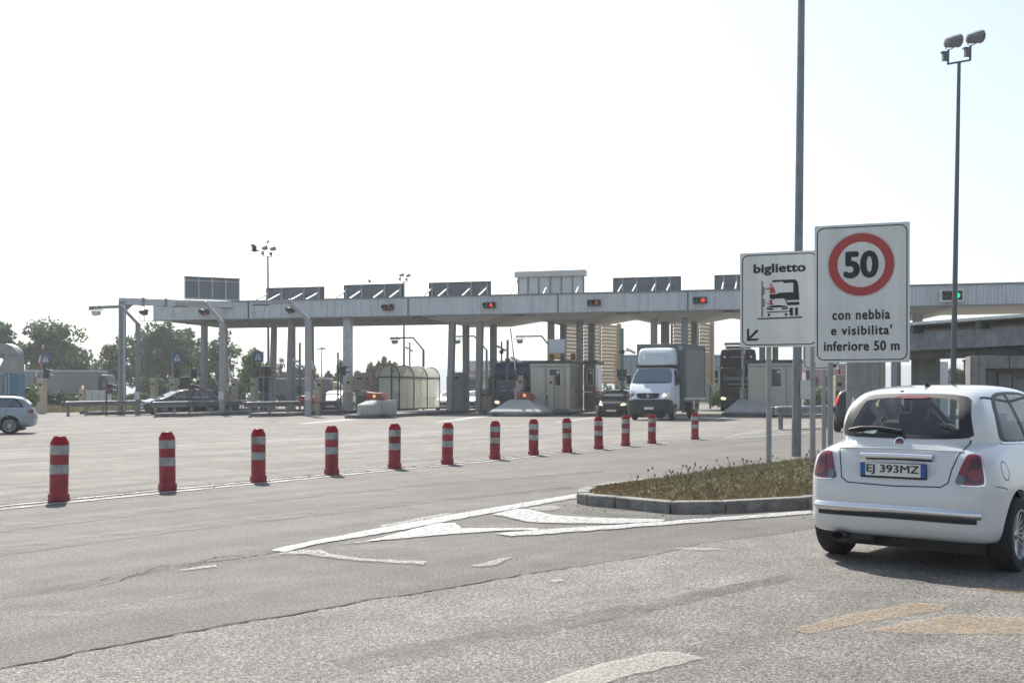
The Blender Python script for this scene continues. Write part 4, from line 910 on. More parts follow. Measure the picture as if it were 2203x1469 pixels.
for v, s in (('left', 1), ('right', -1)):
    sk.patch(v, [(4.45, 1.72), (4.45, 2.4), (4.95, 2.4), (5.35, 1.8), (5.3, 1.62), (4.9, 1.66)], 'side_window', 'dark_glass', tk, 0, 1, .006, 5)
    sk.patch('front', [(s * y, z) for y, z in [(.58, 1.06), (.56, 1.18), (.66, 1.36), (.8, 1.42), (.95, 1.36), (1.0, 1.1), (.9, 1.04)]], 'headlight', 'chrome', tk, 0, 1, .008, 5)
    sk.patch('front', [(s * y, z) for y, z in [(.64, 1.1), (.68, 1.28), (.8, 1.32), (.88, 1.26), (.9, 1.1)]], 'headlight_bulb', 'head_lamp' if s > 0 else 'bluish_glass', tk, 0, .8, .016, 4)
    sk.strip(v, [(4.35, .55), (4.33, 2.45)], .014, 'panel_gap', 'black', tk); sk.strip(v, [(5.42, 1.7), (5.35, 1.0), (4.9, .85)], .014, 'panel_gap', 'black', tk)
    MB().box((5.25, s * 1.25, 1.95), (.12, .2, .42)).bar((5.2, s * 1.05, 1.8), (5.25, s * 1.2, 1.85), .04).build('mirror', 'black', tk, bevel=.04)
    sk.patch(v, [(4.45, 1.36), (4.45, 1.44), (4.58, 1.44), (4.58, 1.36)], 'door_handle', 'black', tk, 0, 1, .012, 3)
sk.patch('front', [(-.52, 1.06), (-.56, 1.26), (-.5, 1.28), (.5, 1.28), (.56, 1.26), (.52, 1.06), (.3, 1.02), (-.3, 1.02)], 'grille', 'black', tk, 0, 1, .008, 5)
b = MB(); gx = sk.hit('front', 0, 1.15, .015).x
b.bar((gx, -.06, 1.15), (gx + .01, 0, 1.24), .03); b.bar((gx + .01, 0, 1.24), (gx, .06, 1.15), .03); b.bar((gx, .06, 1.15), (gx, 0, 1.06), .03); b.bar((gx, 0, 1.06), (gx, -.06, 1.15), .03); b.build('badge', 'chrome', tk)
sk.strip('front', [(.9, 1.79), (.4, 1.8), (-.1, 1.84)], .03, 'wiper', 'black', tk, .02, raise_mid=.015); sk.strip('front', [(-.05, 1.79), (-.5, 1.79), (-.85, 1.84)], .03, 'wiper', 'black', tk, .02, raise_mid=.015)
hull_obj('bumper', 'bumper_dark', tk, [(5.7, .34), (5.75, .92), (6.25, 1.02), (6.36, .95), (6.4, .6), (6.36, .4), (6.2, .3)], [(0, .28), (1.05, .3), (1.13, .42), (1.13, 1.0), (1.1, 1.06), (0, 1.06)], [(5.7, 0), (5.7, 1.13), (5.95, 1.12), (6.2, .95), (6.33, .7), (6.39, .3), (6.4, 0)], (5.6, -1.2, .2), (6.5, 1.2, 1.15), (16, 36, 14), .05, None, [cyl_bm(5.3, .37, .46, s * .7, s * 1.5) for s in (-1, 1)])
MB().box((6.41, .1, .58), (.02, .46, .11)).build('number_plate', 'plate_white', tk)
hull_obj('wind_deflector', 'truck_white', tk, [(4.15, 2.62), (4.12, 3.4), (4.3, 3.5), (4.55, 3.5), (4.8, 3.4), (5.2, 2.78), (5.22, 2.66), (5.1, 2.58)], [(0, 2.58), (.95, 2.6), (.95, 2.75), (.88, 3.3), (.8, 3.44), (.6, 3.49), (0, 3.5)], [(4.1, 0), (4.1, .95), (4.9, .93), (5.12, .8), (5.2, .5), (5.22, 0)], (4.0, -1, 2.5), (5.3, 1, 3.6), (22, 30, 20), .07)
MB().box((4.72, 0, 2.585), (.9, 1.85, .04)).build('roof_bracket', 'black', tk)
BW = 1.21
MB().box((2.05, 0, 2.33), (4.0, BW * 2 - .05, 2.6)).build('cargo_box', 'tarp_grey', tk, bevel=.03)
MB().box((4.06, 0, 2.33), (.06, BW * 2, 2.68)).box((.02, 0, 2.33), (.06, BW * 2, 2.68)).box((2.05, 0, 3.66), (4.1, BW * 2 + .02, .06)).box((3.9, BW - .02, 2.33), (.32, .07, 2.66)).build('box_frame', 'box_grey', tk, bevel=.015)
for s in (-1, 1): MB().box((2.05, s * BW, 1.02), (4.1, .08, .1)).build('side_rail', 'off_white', tk); MB().box((2.0, s * (BW + .006), 3.54), (3.6, .02, .16)).build('curtain_rail', 'box_grey', tk)
MB().box((2.6, 0, .75), (5.0, .9, .22)).box((4.0, .8, .7), (.7, .5, .5)).box((2.4, 1.0, .6), (.7, .3, .45)).build('chassis', 'dark_steel', tk)
MB().box((2.2, 1.17, .72), (.35, .02, .5)).build('side_marker_panel', 'off_white', tk)
MB().box((4.1, .98, 3.48), (.03, .2, .2)).build('marker_plate', 'reflector', tk)
for s in (-1, 1):
    wheel(tk, 5.3, s * .93, .37, .22, s, 6, 'off_white', R(6)); wheel(tk, 1.3, s * .86, .37, .42, s, 6, 'off_white')
b = MB(); b.cone((-0, 0, 0), (0, 0, .02), .01)
w3 = lambda x, y, z: frM - Vector((*hM, 0)) * 6.3 + Vector((hM[0] * x - hM[1] * y, hM[1] * x + hM[0] * y, z))
# --- cab-over lorries
def lorry(label, px, d, wd, zr, paint, visor=False, lamps=(.75, 'head_lamp'), cargo=True, h=hT, ws=(.45, .68), mirrors=True):
    t = thing('lorry', label, 'lorry', Vector((PX(px, d), d, 0)), math.atan2(h[1], h[0])); W = wd / 2; f = lambda v: .35 + (zr - .35) * v
    _, s = hull_obj('cab', paint, t, [(-2.2, .4), (-2.2, zr - .15), (-1.9, zr), (-.7, zr), (-.35, zr - .12), (-.12, f(.62)), (0, f(.45)), (.02, .5), (-.08, .36)], [(0, .35), (W - .05, .38), (W, .6), (W, f(.7)), (W - .08, zr - .1), (W - .25, zr), (0, zr + .02)], [(-2.25, 0), (-2.25, W), (-.3, W), (-.08, W - .15), (0, W - .4), (.03, 0)], (-2.3, -W - .05, .3), (.1, W + .05, zr + .1), (24, 34, 36), .06)
    q = lambda y, z: (y, f(z))
    s.patch('front', [q(-W + .1, ws[0]), q(W - .1, ws[0]), q(W - .09, ws[0] + .03), q(W - .14, ws[1] - .02), q(W - .2, ws[1]), q(-W + .2, ws[1]), q(-W + .14, ws[1] - .02), q(-W + .09, ws[0] + .03)], 'windscreen', 'dark_glass', t, 0, 1, .01, 6)
    for k, z in enumerate((.12, .17, .22, .27, .32)): s.strip('front', [(-W * .62, f(z)), (W * .62, f(z))], .1, 'grille_bar', 'black' if k % 2 == 0 else 'bumper_dark', t, .012, raise_mid=.02)
    for sg_ in (-1, 1):
        s.patch('front', [(sg_ * y, z) for y, z in [(W - .5, lamps[0] - .12), (W - .5, lamps[0] + .1), (W - .12, lamps[0] + .14), (W - .1, lamps[0] - .08)]], 'headlight', lamps[1], t, 0, 1, .012, 4)
        if mirrors: MB().box((-.1, sg_ * (W + .2), f(.56)), (.15, .22, .55)).bar((-.2, sg_ * (W - .05), f(.68)), (-.1, sg_ * (W + .18), f(.66)), .05).box((-.1, sg_ * (W + .2), f(.44)), (.15, .2, .22)).build('mirror', 'black', t, bevel=.04)
        wheel(t, -1.3, sg_ * (W - .18), .5, .3, sg_, 6, 'off_white'); s.patch('left' if sg_ > 0 else 'right', [(-1.4, f(.46)), (-1.4, f(.66)), (-.5, f(.66)), (-.3, f(.46))], 'side_window', 'dark_glass', t, 0, 1, .008, 4)
    s.strip('front', [(-.3, .55), (.3, .55)], .11, 'number_plate', 'plate_white', t, .03); MB().box((0.02, 0, f(.385)), (.04, wd * .5, .05)).build('badge_bar', 'galv', t)
    if visor: MB().box((.05, 0, f(ws[1]) + .04), (.35, wd * .9, .05), rot=Euler((0, R(20), 0))).build('sun_visor', 'black', t, bevel=.01)
    if cargo: MB().box((-6.0, 0, 2.2), (7.2, wd, 2.7)).build('cargo_box', 'box_grey', t, bevel=.03); MB().box((-6, 0, .75), (7.2, .9, .25)).build('chassis', 'dark_steel', t); [wheel(t, x, s_ * (W - .25), .5, .45, s_, 6, 'off_white') for x in (-7, -8.2) for s_ in (-1, 1)]
    return t, s
lorry('blue lorry with lit headlamps stopped behind the pyramid kerb block', 1099, 70, 2.5, 3.4, 'truck_blue', True)
bt, s = lorry('tall black lorry with dark windscreen left of the ticket sign', 1587, 78, 2.65, 4.6, 'truck_black', True, (.95, 'head_lamp'), ws=(.46, .66))
MB().box((-.9, 0, 4.98), (.12, 2.0, .18)).bar((-.9, -.9, 4.5), (-.9, -.9, 4.95), .05).bar((-.9, .9, 4.5), (-.9, .9, 4.95), .05).box((-1.0, 0, 4.72), (.8, 1.7, .2)).build('roof_light_bar', 'box_grey', bt)
for y in (-.95, .95): s.patch('front', [(y + .1 * math.cos(k * .785), 4.0 + .1 * math.sin(k * .785)) for k in range(8)], 'sticker', 'off_white', bt, 0, 1, .012, 3)
s.strip('front', [(-.6, 3.98), (-.2, 4.0), (.2, 3.97), (.6, 4.0)], .07, 'faded_decal', 'sign_grey', bt, .012)
# --- far articulated lorries
def semi(label, px0, px1, pxc, ptop, d, trail, cabm, top, group=None):
    x0, x1, xc = PX(px0, d), PX(px1, d), PX(pxc, d); zt = PZ(ptop, d); t = thing('articulated_lorry', label, 'lorry', (x1, d, 0), 0, group); L = x1 - x0
    MB().box((-L / 2, 0, (zt + 1.25) / 2), (L, 2.5, zt - 1.25)).build('trailer', trail, t, bevel=.05)
    MB().box((-L / 2, 0, zt + .03), (L, 2.54, .12)).build('trailer_roof', top, t)
    w = xc - x1
    hull_obj('cab', cabm, t, [(.15, .6), (.15, zt - .4), (.5, zt - .25), (w * .6, zt - .35), (w * .85, zt - 1.0), (w, zt - 1.6), (w, .6)], [(0, .5), (1.25, .5), (1.25, zt - .5), (1.1, zt - .25), (0, zt - .2)], [(.1, 0), (.1, 1.25), (w - .2, 1.25), (w, 1.0), (w + .02, 0)], (0, -1.3, .4), (w + .1, 1.3, zt), (14, 14, 14), .1)
    MB().box((w * .62, -1.26, zt - 1.15), (w * .4, .04, .7)).build('side_window', 'bluish_glass', t)
    MB().box((-L / 2 + .5, 0, .95), (L + 1.5, .9, .3)).build('chassis', 'dark_steel', t)
    b = MB(); b.box((-L * .45, -1.2, .75), (L * .35, .05, .5)); b.build('side_guard', 'galv', t)
    for x in (-L + 1.2, -L + 2.5, -L + 3.8, w * .55):
        for s_ in (-1, 1): wheel(t, x, s_ * 1.08, .5, .32, s_, 5, 'galv_dark')
semi('long grey articulated lorry driving right in front of the left trees', 60, 221, 246, 799, 98, 'trailer_grey', 'bumper_dark', 'off_white')
mat('purple_grey', (.1, .1, .125), .6); mat('cab_yellow', (.5, .4, .2), .5)
semi('dark trailer lorry with a yellow cab passing beyond the middle columns', 590, 714, 741, 815, 118, 'purple_grey', 'cab_yellow', 'white_paint')
# ------------------------------------------------------------------ toll plaza canopy
mat('fascia', (.6, .64, .67), .45, .0, var=.06, scale=1.5, streak=.3)
tcan = LW(0, 0); cn = thing('toll_canopy', 'long grey toll plaza canopy with ribbed fascia on concrete columns', 'canopy', tcan, -A0)
tm = LT(1201); ZB, ZT = LZ(672.7, tm), LZ(633.5, tm); TL, TR_, DP = LT(329.5), 44.0, 9.8
b = MB(); x = TL; joints = [LT(p) for p in (535, 878.8, 1201, 1480, 1790)]
while x < TR_:
    b.box((x + .09, -.02, (ZB + ZT) / 2), (.1, .05, ZT - ZB - .02)); x += .2
b.box(((TL + TR_) / 2, .05, (ZB + ZT) / 2), (TR_ - TL, .1, ZT - ZB)); b.build('fascia', 'fascia', cn, smooth=0)
for j in joints: MB().box((j, -.04, (ZB + ZT) / 2), (.05, .1, ZT - ZB - .04)).build('panel_joint', 'dark_steel', cn)
MB().box(((TL + TR_) / 2, 0, ZT + .04), (TR_ - TL + .1, .25, .08)).box(((TL + TR_) / 2, 0, ZB - .03), (TR_ - TL + .1, .16, .06)).build('fascia_trim', 'galv_dark', cn)
xs = LT(495, DP * .98)
MB().box(((xs + TR_) / 2, DP / 2 + .1, ZB + .25), (TR_ - xs, DP - .3, .3)).build('soffit', 'soffit', cn)
MB().box(((xs + TR_) / 2, DP, (ZB + ZT) / 2 + .1), (TR_ - xs, .12, ZT - ZB)).box((TL + .06, DP / 2, (ZB + ZT) / 2), (.1, DP, ZT - ZB)).build('rear_fascia', 'fascia', cn)
MB().box(((TL + TR_) / 2, DP / 2, ZT - .15), (TR_ - TL - .3, DP - .3, .1)).build('roof', 'galv_dark', cn)
b = MB()
for y in (1.6, 3.4, 5.2, 7.0, 8.6): b.box(((xs + LT(960)) / 2, y, ZB + .02), (LT(960) - xs, .22, .16))
b.build('purlin', 'galv_dark', cn)
for pc in (1018, 1230, 1450, 1680, 1935):
    t = LT(pc, 3); b = MB(); lo = [(t - 1.5, .9, ZB - .38), (t + 1.5, .9, ZB - .38), (t + 1.5, 7.4, ZB - .38), (t - 1.5, 7.4, ZB - .38)]; hi = [(t - 3.3, .25, ZB + .1), (t + 3.3, .25, ZB + .1), (t + 3.3, 9.5, ZB + .1), (t - 3.3, 9.5, ZB + .1)]
    b.frustum(lo, hi).build('haunch', 'soffit', cn)
    MB().box((t - 2.6, .6, ZB - .06), (1.5, .25, .1)).build('strip_light', 'dark_steel', cn)
for pt, pb, off, w0, w1, zt_ in [(440, 437, 1.2, .32, .36, 0), (483, 483, 4.5, .3, .34, 0), (590, 585.5, 4.2, .3, .36, 0), (628, 625, 1.2, .34, .48, 0), (669, 669, 4.6, .3, .36, 0),
                            (973.5, 968, 1.3, .38, .36, -.36), (1002.5, 1003, 4.9, .38, .36, -.36), (1033, 1029.5, 1.3, .4, .34, -.36), (1061.5, 1061.5, 4.9, .38, .38, -.36),
                            (1185.5, 1185, 2.5, .38, .36, -.36), (1212, 1211, 5.5, .38, .36, -.36), (1247.5, 1247, 2.5, .38, .36, -.36), (1273, 1273, 5.5, .4, .38, -.36),
                            (1407, 1407, 1.3, .38, .36, -.36), (1431, 1431, 4.9, .5, .5, -.36), (1473, 1473, 1.3, .38, .36, -.36), (1493.5, 1493, 4.9, .36, .36, -.36),
                            (1640, 1640, 2.6, .38, .36, -.36), (1668, 1668, 4.9, .38, .36, -.36), (1716, 1716, 2.6, .38, .36, -.36), (1740, 1740, 4.9, .38, .36, -.36), (1897, 1897, 1.3, .38, .38, -.36), (1974, 1974, 1.3, .5, .5, -.36), (1930, 1930, 4.9, .4, .4, -.36)]:
    a, c = LT(pt, off), LT(pb, off); sq = lambda x, w, z: [(x - w / 2, off - w * .7, z), (x + w / 2, off - w * .7, z), (x + w / 2, off + w * .7, z), (x - w / 2, off + w * .7, z)]
    MB().frustum(sq(c, w1, .15), sq(a, w0, ZB + zt_ + .1)).build('column', 'column_concrete', cn, bevel=.03)
t = LT(748.5, 1.0); MB().box((t, 1, ZB / 2 + .1), (.52, .5, ZB - .1)).box((t, 1, LZ(774, t, 1)), (.54, .52, .03)).build('pylon', 'galv', cn, bevel=.02)
# signs that stand on the canopy, seen from behind
def roof_sign(p0, p1, pt0, label, ribs, braces, kind=0, off=2.2, pb=None):
    a, c = LT(p0, off), LT(p1, off); zt = LZ(pt0, (a + c) / 2, off); w = c - a; base = LW(a, off); t = thing('overhead_sign', label, 'sign', base, -A0, 'signs standing on the toll canopy'); z0 = ZT - .25
    MB().box((w / 2, .06, (z0 + zt) / 2), (w, .08, zt - z0)).build('panel', 'sign_back' if not kind else 'white_paint', t, bevel=.01)
    b = MB(); b.box((w / 2, -.01, zt - .04), (w, .08, .07)).box((.03, -.01, (z0 + zt) / 2), (.06, .08, zt - z0 - .16)).box((w - .03, -.01, (z0 + zt) / 2), (.06, .08, zt - z0 - .16)); b.build('frame', 'dark_steel' if not kind else 'galv_dark', t)
    if kind: MB().box((w / 2, -.1, zt - .05), (w + .3, .5, .38)).build('cap', 'off_white', t, bevel=.02)
    for r in ribs:
        x = LT(r, off) - a; MB().box((x, -.03, (z0 + zt) / 2 - .1), (.09 if not kind else .06, .1, zt - z0 - .25)).build('post', 'galv' if not kind else 'galv_dark', t)
        if not kind:
            b = MB(); [b.box((x, -.09, zt - .12 - k * (zt - z0) * .28), (.16, .05, .06)) for k in range(3)]; b.build('clamp', 'galv', t)
    for r in braces:
        x = LT(r, off) - a; MB().bar((x, -.1, zt - .42), (x, -off + .1, ZT + .05), .085).build('brace', 'off_white', t)
    return t
roof_sign(573, 697, 618, 'dark overhead sign second from the left, behind the slim floodlight mast', [577, 607, 655, 687], [577, 607, 655, 687])
roof_sign(740, 868, 611.5, 'dark overhead sign just left of the distant floodlight mast', [745, 779, 828, 862], [745, 779, 828, 862])
roof_sign(923, 1056, 606.5, 'dark overhead sign directly left of the white light box', [930, 964, 1014, 1049], [930, 964, 1014, 1049])
roof_sign(1114, 1257, 588, 'white ribbed light box sign with a wide cap on the canopy', [1136, 1159, 1184, 1208, 1232], [1114, 1184, 1252], 1)
roof_sign(1319, 1465, 596, 'dark overhead sign directly right of the white light box', [1340, 1370, 1411, 1442], [1340, 1370, 1411, 1442])
roof_sign(1537, 1684, 590, 'dark overhead sign partly hidden by the ticket lane sign', [1557, 1585, 1627, 1660], [1557, 1585, 1627, 1660])
# red and green lane lights on the fascia
def lane_light(px, py, label, lit, yaw, white=False, z=None, wire=False):
    t_ = LT(px, -.3); p = LW(t_, -.28); p.z = LZ(py, t_, -.3); t = thing('lane_light', label, 'traffic light', p, -A0, 'lane lights on the canopy fascia'); rot = Euler((0, 0, R(-yaw)))
    m = rot.to_matrix().to_4x4()
    MB().box((0, 0, 0), (.84, .22, .4), rot=rot).build('housing', 'black', t, bevel=.03)
    b = MB(); b.bar((-.2, .1, .1), (-.2, .32, .1), .05).bar((.2, .1, .1), (.2, .32, .1), .05); b.build('bracket', 'dark_steel', t)
    for s in (-1, 1):
        c = m @ Vector((s * .2, -.11, 0))
        lens = MB().lathe([(.125, 0), (.115, .03), (.07, .05), (.01, .055)], 20, Matrix.Translation(c) @ m @ Matrix.Rotation(R(90), 4, 'X')).build('lens', lit if s > 0 else 'dark_glass', t)
        hd = MB(); n = 14; r0, r1 = [], []
        for k in range(n + 1):
            a = R(-35 + 250 * k / n); v = Vector((.165 * math.cos(a), 0, .165 * math.sin(a))); r0.append(hd.bm.verts.new(c + m @ v)); r1.append(hd.bm.verts.new(c + m @ (v * (1.0) + Vector((0, -(.16 + .12 * math.sin(a)), -.02)))))
        for k in range(n): hd.bm.faces.new((r0[k], r0[k + 1], r1[k + 1], r1[k]))
        hd.build('hood', 'black', t)
    if white:
        t.scale = (1.3, 1.3, 1.3)
        b = MB(); [b.box(c, s) for c, s in (((0, -.05, .24), (1.0, .18, .07)), ((0, -.05, -.24), (1.0, .18, .07)), ((.46, -.05, 0), (.08, .18, .41)), ((-.46, -.05, 0), (.08, .18, .41)))]; b.build('border', 'white_paint', t)
    if wire:
        b = MB(); x0, x1, z0, z1 = -.55, TL - t_ , ZB - p.z - .02, ZT - p.z - .02
        for q, r in (((x0, .25, z1), (x1, .25, z1)), ((x0, .25, z0), (x1, .25, z0)), ((x0, .25, z0), (x0, .25, z1)), ((x0 + .35, .25, z0), (x0 + .35, .25, z1))): b.bar(q, r, .035)
        b.build('frame', 'dark_steel', t)
lane_light(311, 672, 'red lane light hung in a wire frame at the left canopy end', 'red_lamp_dim', 40, wire=True)
lane_light(441, 671, 'red lane light behind the middle camera arm', 'red_lamp', 35)
lane_light(627, 667, 'red lane light crossed by the camera arm left of the wide pylon', 'red_lamp_dim', 45)
lane_light(835, 661, 'red lane light between the wide pylon and the first middle columns', 'red_lamp_dim', 22)
lane_light(1053, 656.5, 'red lane light below the gap left of the white light box', 'red_lamp', 16)
lane_light(1278, 651.5, 'red lane light to the right below the white light box', 'red_lamp_dim', 12)
lane_light(1506, 646, 'brightest red lane light nearest the ticket sign', 'red_lamp', 5)
lane_light(2048, 636, 'green lane light in a white frame behind the right mast', 'green_lamp', 0, True)
# left gantry with its sign
d0 = 70; pA, pB = Vector((PX(263, d0), d0, 0)), Vector((PX(515, 73.2), 73.2, 0)); ga = math.atan2((pB - pA).y, (pB - pA).x); L = (pB - pA).length
g = thing('sign_gantry', 'grey steel portal gantry post and beam at the canopy left end', 'gantry', pA, ga); zb = PZ(648, d0)
MB().box((0, 0, zb / 2), (.44, .5, zb)).build('post', 'galv_dark', g, bevel=.02); MB().box((.1, -.26, zb / 2), (.12, .04, zb - .4)).build('cable_duct', 'galv', g)
MB().box((L / 2 - .22, 0, zb), (L, .42, .44)).build('beam', 'galv', g, bevel=.02)
b = MB(); [b.box((L * k, 0, zb), (.16, .5, .54)) for k in (.17, .36)]; b.prism([(.2, -.15, zb - .2), (.7, -.15, zb - .2), (.2, -.15, zb - .7)], (0, .3, 0)); b.build('flange', 'galv_dark', g)
x0, x1 = L * (395 - 263) / 252, L - .02; z1 = PZ(599, 72.5); sgn = thing('overhead_sign', 'dark overhead sign with four framed panes on the left gantry', 'sign', pA, ga, 'signs standing on the toll canopy')
MB().box(((x0 + x1) / 2, .1, (zb + .3 + z1) / 2), (x1 - x0, .1, z1 - zb - .3)).build('panel', 'sign_back', sgn)
b = MB()
for k in range(5): b.box((x0 + (x1 - x0) * k / 4, .01, (zb + .3 + z1) / 2), (.08, .1, z1 - zb - .3))
for z in (zb + .36, z1 - .2): b.box(((x0 + x1) / 2, .0, z), (x1 - x0, .08, .06))
b.build('frame', 'galv', sgn); MB().box(((x0 + x1) / 2, .05, z1 + .03), (x1 - x0 + .1, .3, .06)).build('cap', 'dark_steel', sgn)
# arms with hanging number plate cameras
def cam_arm(pts, d, r, dev, base, label, m='pipe_grey', k=1.0):
    px0 = pts[0][0]; t = thing('camera_arm', label, 'camera arm', (PX(px0, d), d, 0), 0, 'bent steel arms holding lane cameras')
    L = [Vector((0, 0, base))] + [Vector((PX(p[0], d) - PX(px0, d), 0, PZ(p[1], d))) for p in pts]
    b = MB()
    for i, (p, q) in enumerate(zip(L, L[1:])): b.bar(p, q, r * (2 if i == 0 else 1.35), r * (2 if i == 0 else 1.35))
    for p in L[1:-1]: b.ball(p, r * .9, 8)
    b.build('arm', m, t); MB().box((0, -r - .05, 1.2), (.3, .2, .5)).build('control_box', 'off_white', t)
    c = Vector((PX(dev[0], d) - PX(px0, d), -.05, PZ(dev[1], d)))
    MB().box(c + Vector((0, 0, .2)), (.95 * k, .16, .05)).bar(c + Vector((-.2, 0, .2)), c + Vector((-.2, 0, .5)), .04).bar(c + Vector((.2, 0, .2)), c + Vector((.2, 0, .5)), .04).build('mount', 'dark_steel', t)
    MB().frustum([c + Vector(v) for v in ((-.16, -.16, -.2), (.22, -.16, -.16), (.22, .16, -.16), (-.16, .16, -.2))], [c + Vector(v) for v in ((-.28, -.2, .12), (.3, -.2, .12), (.3, .2, .12), (-.28, .2, .12))]).build('camera_head', 'off_white' if m != 'mast_dark' else 'galv_dark', t, bevel=.03)
    b = MB(); b.tube([c + Vector((-.3, -.2, .05)), c + Vector((-.42, -.2, -.3)), c + Vector((-.33, -.2, -.55)), c + Vector((-.25, -.2, -.25))], .015, 5); b.build('cable', 'black', t)
cam_arm([(297, 697), (261, 659.5), (192, 662)], 68, .13, (207, 673), 0, 'bent camera arm reaching left past the gantry post', 'galv_dark')
cam_arm([(478, 694), (443, 653), (378, 655)], 66, .16, (387, 667), 0, 'bent camera arm above the black estate car')
cam_arm([(663, 689), (623, 648.5), (546, 653)], 63, .17, (561, 664), 0, 'thick pale camera arm left of the wide pylon')
cam_arm([(911, 753), (889, 726.5), (839, 727)], 85, .09, (849, 735), 0, 'thin dark camera arm rising behind the curved shelter', 'mast_dark')
cam_arm([(1047, 753), (1020, 723), (981, 724)], 90, .09, (984, 735), 0, 'dark camera arm between the middle canopy columns', 'mast_dark')
cam_arm([(1183, 745), (1165, 723), (1110, 724)], 86, .09, (1118, 734), 0, 'dark camera arm above the blue lorry', 'mast_dark')

# ------------------------------------------------------------------ toll islands with kerbs, nose blocks, booths
def toloc(v): return (v.x * CA - (v.y - 68) * SA, v.x * SA + (v.y - 68) * CA)
def island(px, py, wd, label, ln=30, hz=.2):
    t_, o_ = toloc(G(px, py)); base = LW(t_, o_); t = thing('toll_island', label, 'kerb island', base, -A0, 'kerbed islands between the toll lanes'); r = wd / 2
    out = [(r * math.cos(R(180 + 15 * k)), r * .8 + r * .8 * math.sin(R(180 + 15 * k))) for k in range(13)] + [(r, ln), (-r, ln)]
    MB().prism([(x, y, 0) for x, y in out], (0, 0, hz)).build('kerb', 'dark_kerb', t, bevel=.03)
    MB().prism([(x * .9, .15 + y * .97, hz) for x, y in out], (0, 0, .012)).build('paving', 'concrete', t)
    return base
def on(base, x, y): return base + Vector((x * CA + y * SA, -x * SA + y * CA, 0))
iA = island(768, 900.5, 2.0, 'toll island with the curved shelter and the rounded concrete block')
iB = island(1106, 896.5, 3.2, 'toll island with steel booth in front of the blue lorry')
iC = island(1330, 897, 2.8, 'toll island with the green camera mast beside the white truck')
iD = island(1606, 896.5, 3.0, 'toll island under the ticket sign with the right steel booth', 14)
iE = island(352, 897, 2.0, 'kerbed island behind the middle guardrail', 24)
iF = island(560, 896.5, 2.2, 'kerbed island behind the right guardrail', 24)
iG = island(195, 893, 1.6, 'kerbed island behind the left guardrail', 20)
def pyramid(base, wd, label, y=.25, h=.68):
    t = thing('kerb_block', label, 'concrete block', on(base, 0, y), -A0, 'sloped concrete nose blocks'); r = wd / 2
    MB().frustum([(-r, 0, .21), (r, 0, .21), (r, 3.0, .21), (-r, 3.0, .21)], [(-r, 0, .3), (r, 0, .3), (r, 3.0, .3), (-r, 3.0, .3)]).frustum([(-r, .002, .3), (r, .002, .3), (r, 3, .3), (-r, 3, .3)], [(-r * .42, 1.3, .3 + h), (r * .3, 1.3, .3 + h), (r * .36, 2.5, .3 + h), (-r * .42, 2.5, .3 + h)]).build('block', 'block_concrete', t, bevel=.02)
def redbox(base, x, y, z, label, w=1.1):
    t = thing('warning_box', label, 'warning light', on(base, x, y), -A0, 'red warning light boxes on island noses')
    MB().prism([(-w / 2, -.3, z), (w / 2, -.3, z), (w / 2 - .35, -.3, z + .4), (-w / 2 + .05, -.3, z + .46), (-w / 2, -.3, z + .4)], (0, .7, 0)).build('housing', 'red_box', t, bevel=.04)
    MB().lathe([(.1, 0), (.09, .04), (.01, .05)], 14, Matrix.Translation((-.08, -.3, z + .24)) @ Matrix.Rotation(R(90), 4, 'X')).build('lamp', 'amber_lamp', t)
    MB().lathe([(.06, 0), (.05, .03), (.01, .035)], 14, Matrix.Translation((-.4, -.3, z + .24)) @ Matrix.Rotation(R(90), 4, 'X')).build('side_lamp', 'red_lamp_dim', t)
pyramid(iB, 3.1, 'sloped concrete block in front of the blue lorry'); redbox(iB, .3, 1.9, .99, 'red warning box on the block before the blue lorry')
pyramid(iC, 2.7, 'sloped concrete block left of the white delivery truck'); redbox(iC, .5, 1.9, .99, 'red warning box half hidden by the white delivery truck')
pyramid(iD, 2.6, 'sloped concrete block in front of the black lorry'); redbox(iD, .55, 1.9, .99, 'red warning box beside the black lorry')
t = thing('kerb_block', 'rounded pale concrete block at the nose of the shelter island', 'concrete block', on(iA, .45, .35), -A0, 'sloped concrete nose blocks')
out = [(-.85 + .0, 1.8)] + [(.75 * math.cos(R(180 + 15 * k)) - .1, .75 + .75 * math.sin(R(180 + 15 * k))) for k in range(13)] + [(1.0, .55), (1.0, 1.8)]
MB().frustum([(x, y, .213) for x, y in out], [(x, y, .72) for x, y in out]).frustum([(x, y, .722) for x, y in out], [(x * .62 + .2, .45 + y * .7, .98) for x, y in out]).box((.55, 1.2, .6), (.9, 1.1, .74)).build('block', 'block_concrete', t, bevel=.02)
redbox(iA, .6, 1.45, .96, 'red warning box on the rounded pale concrete block', 1.2); redbox(iF, 1.6, 3.2, .75, 'red warning box behind the right guardrail', 1.1)
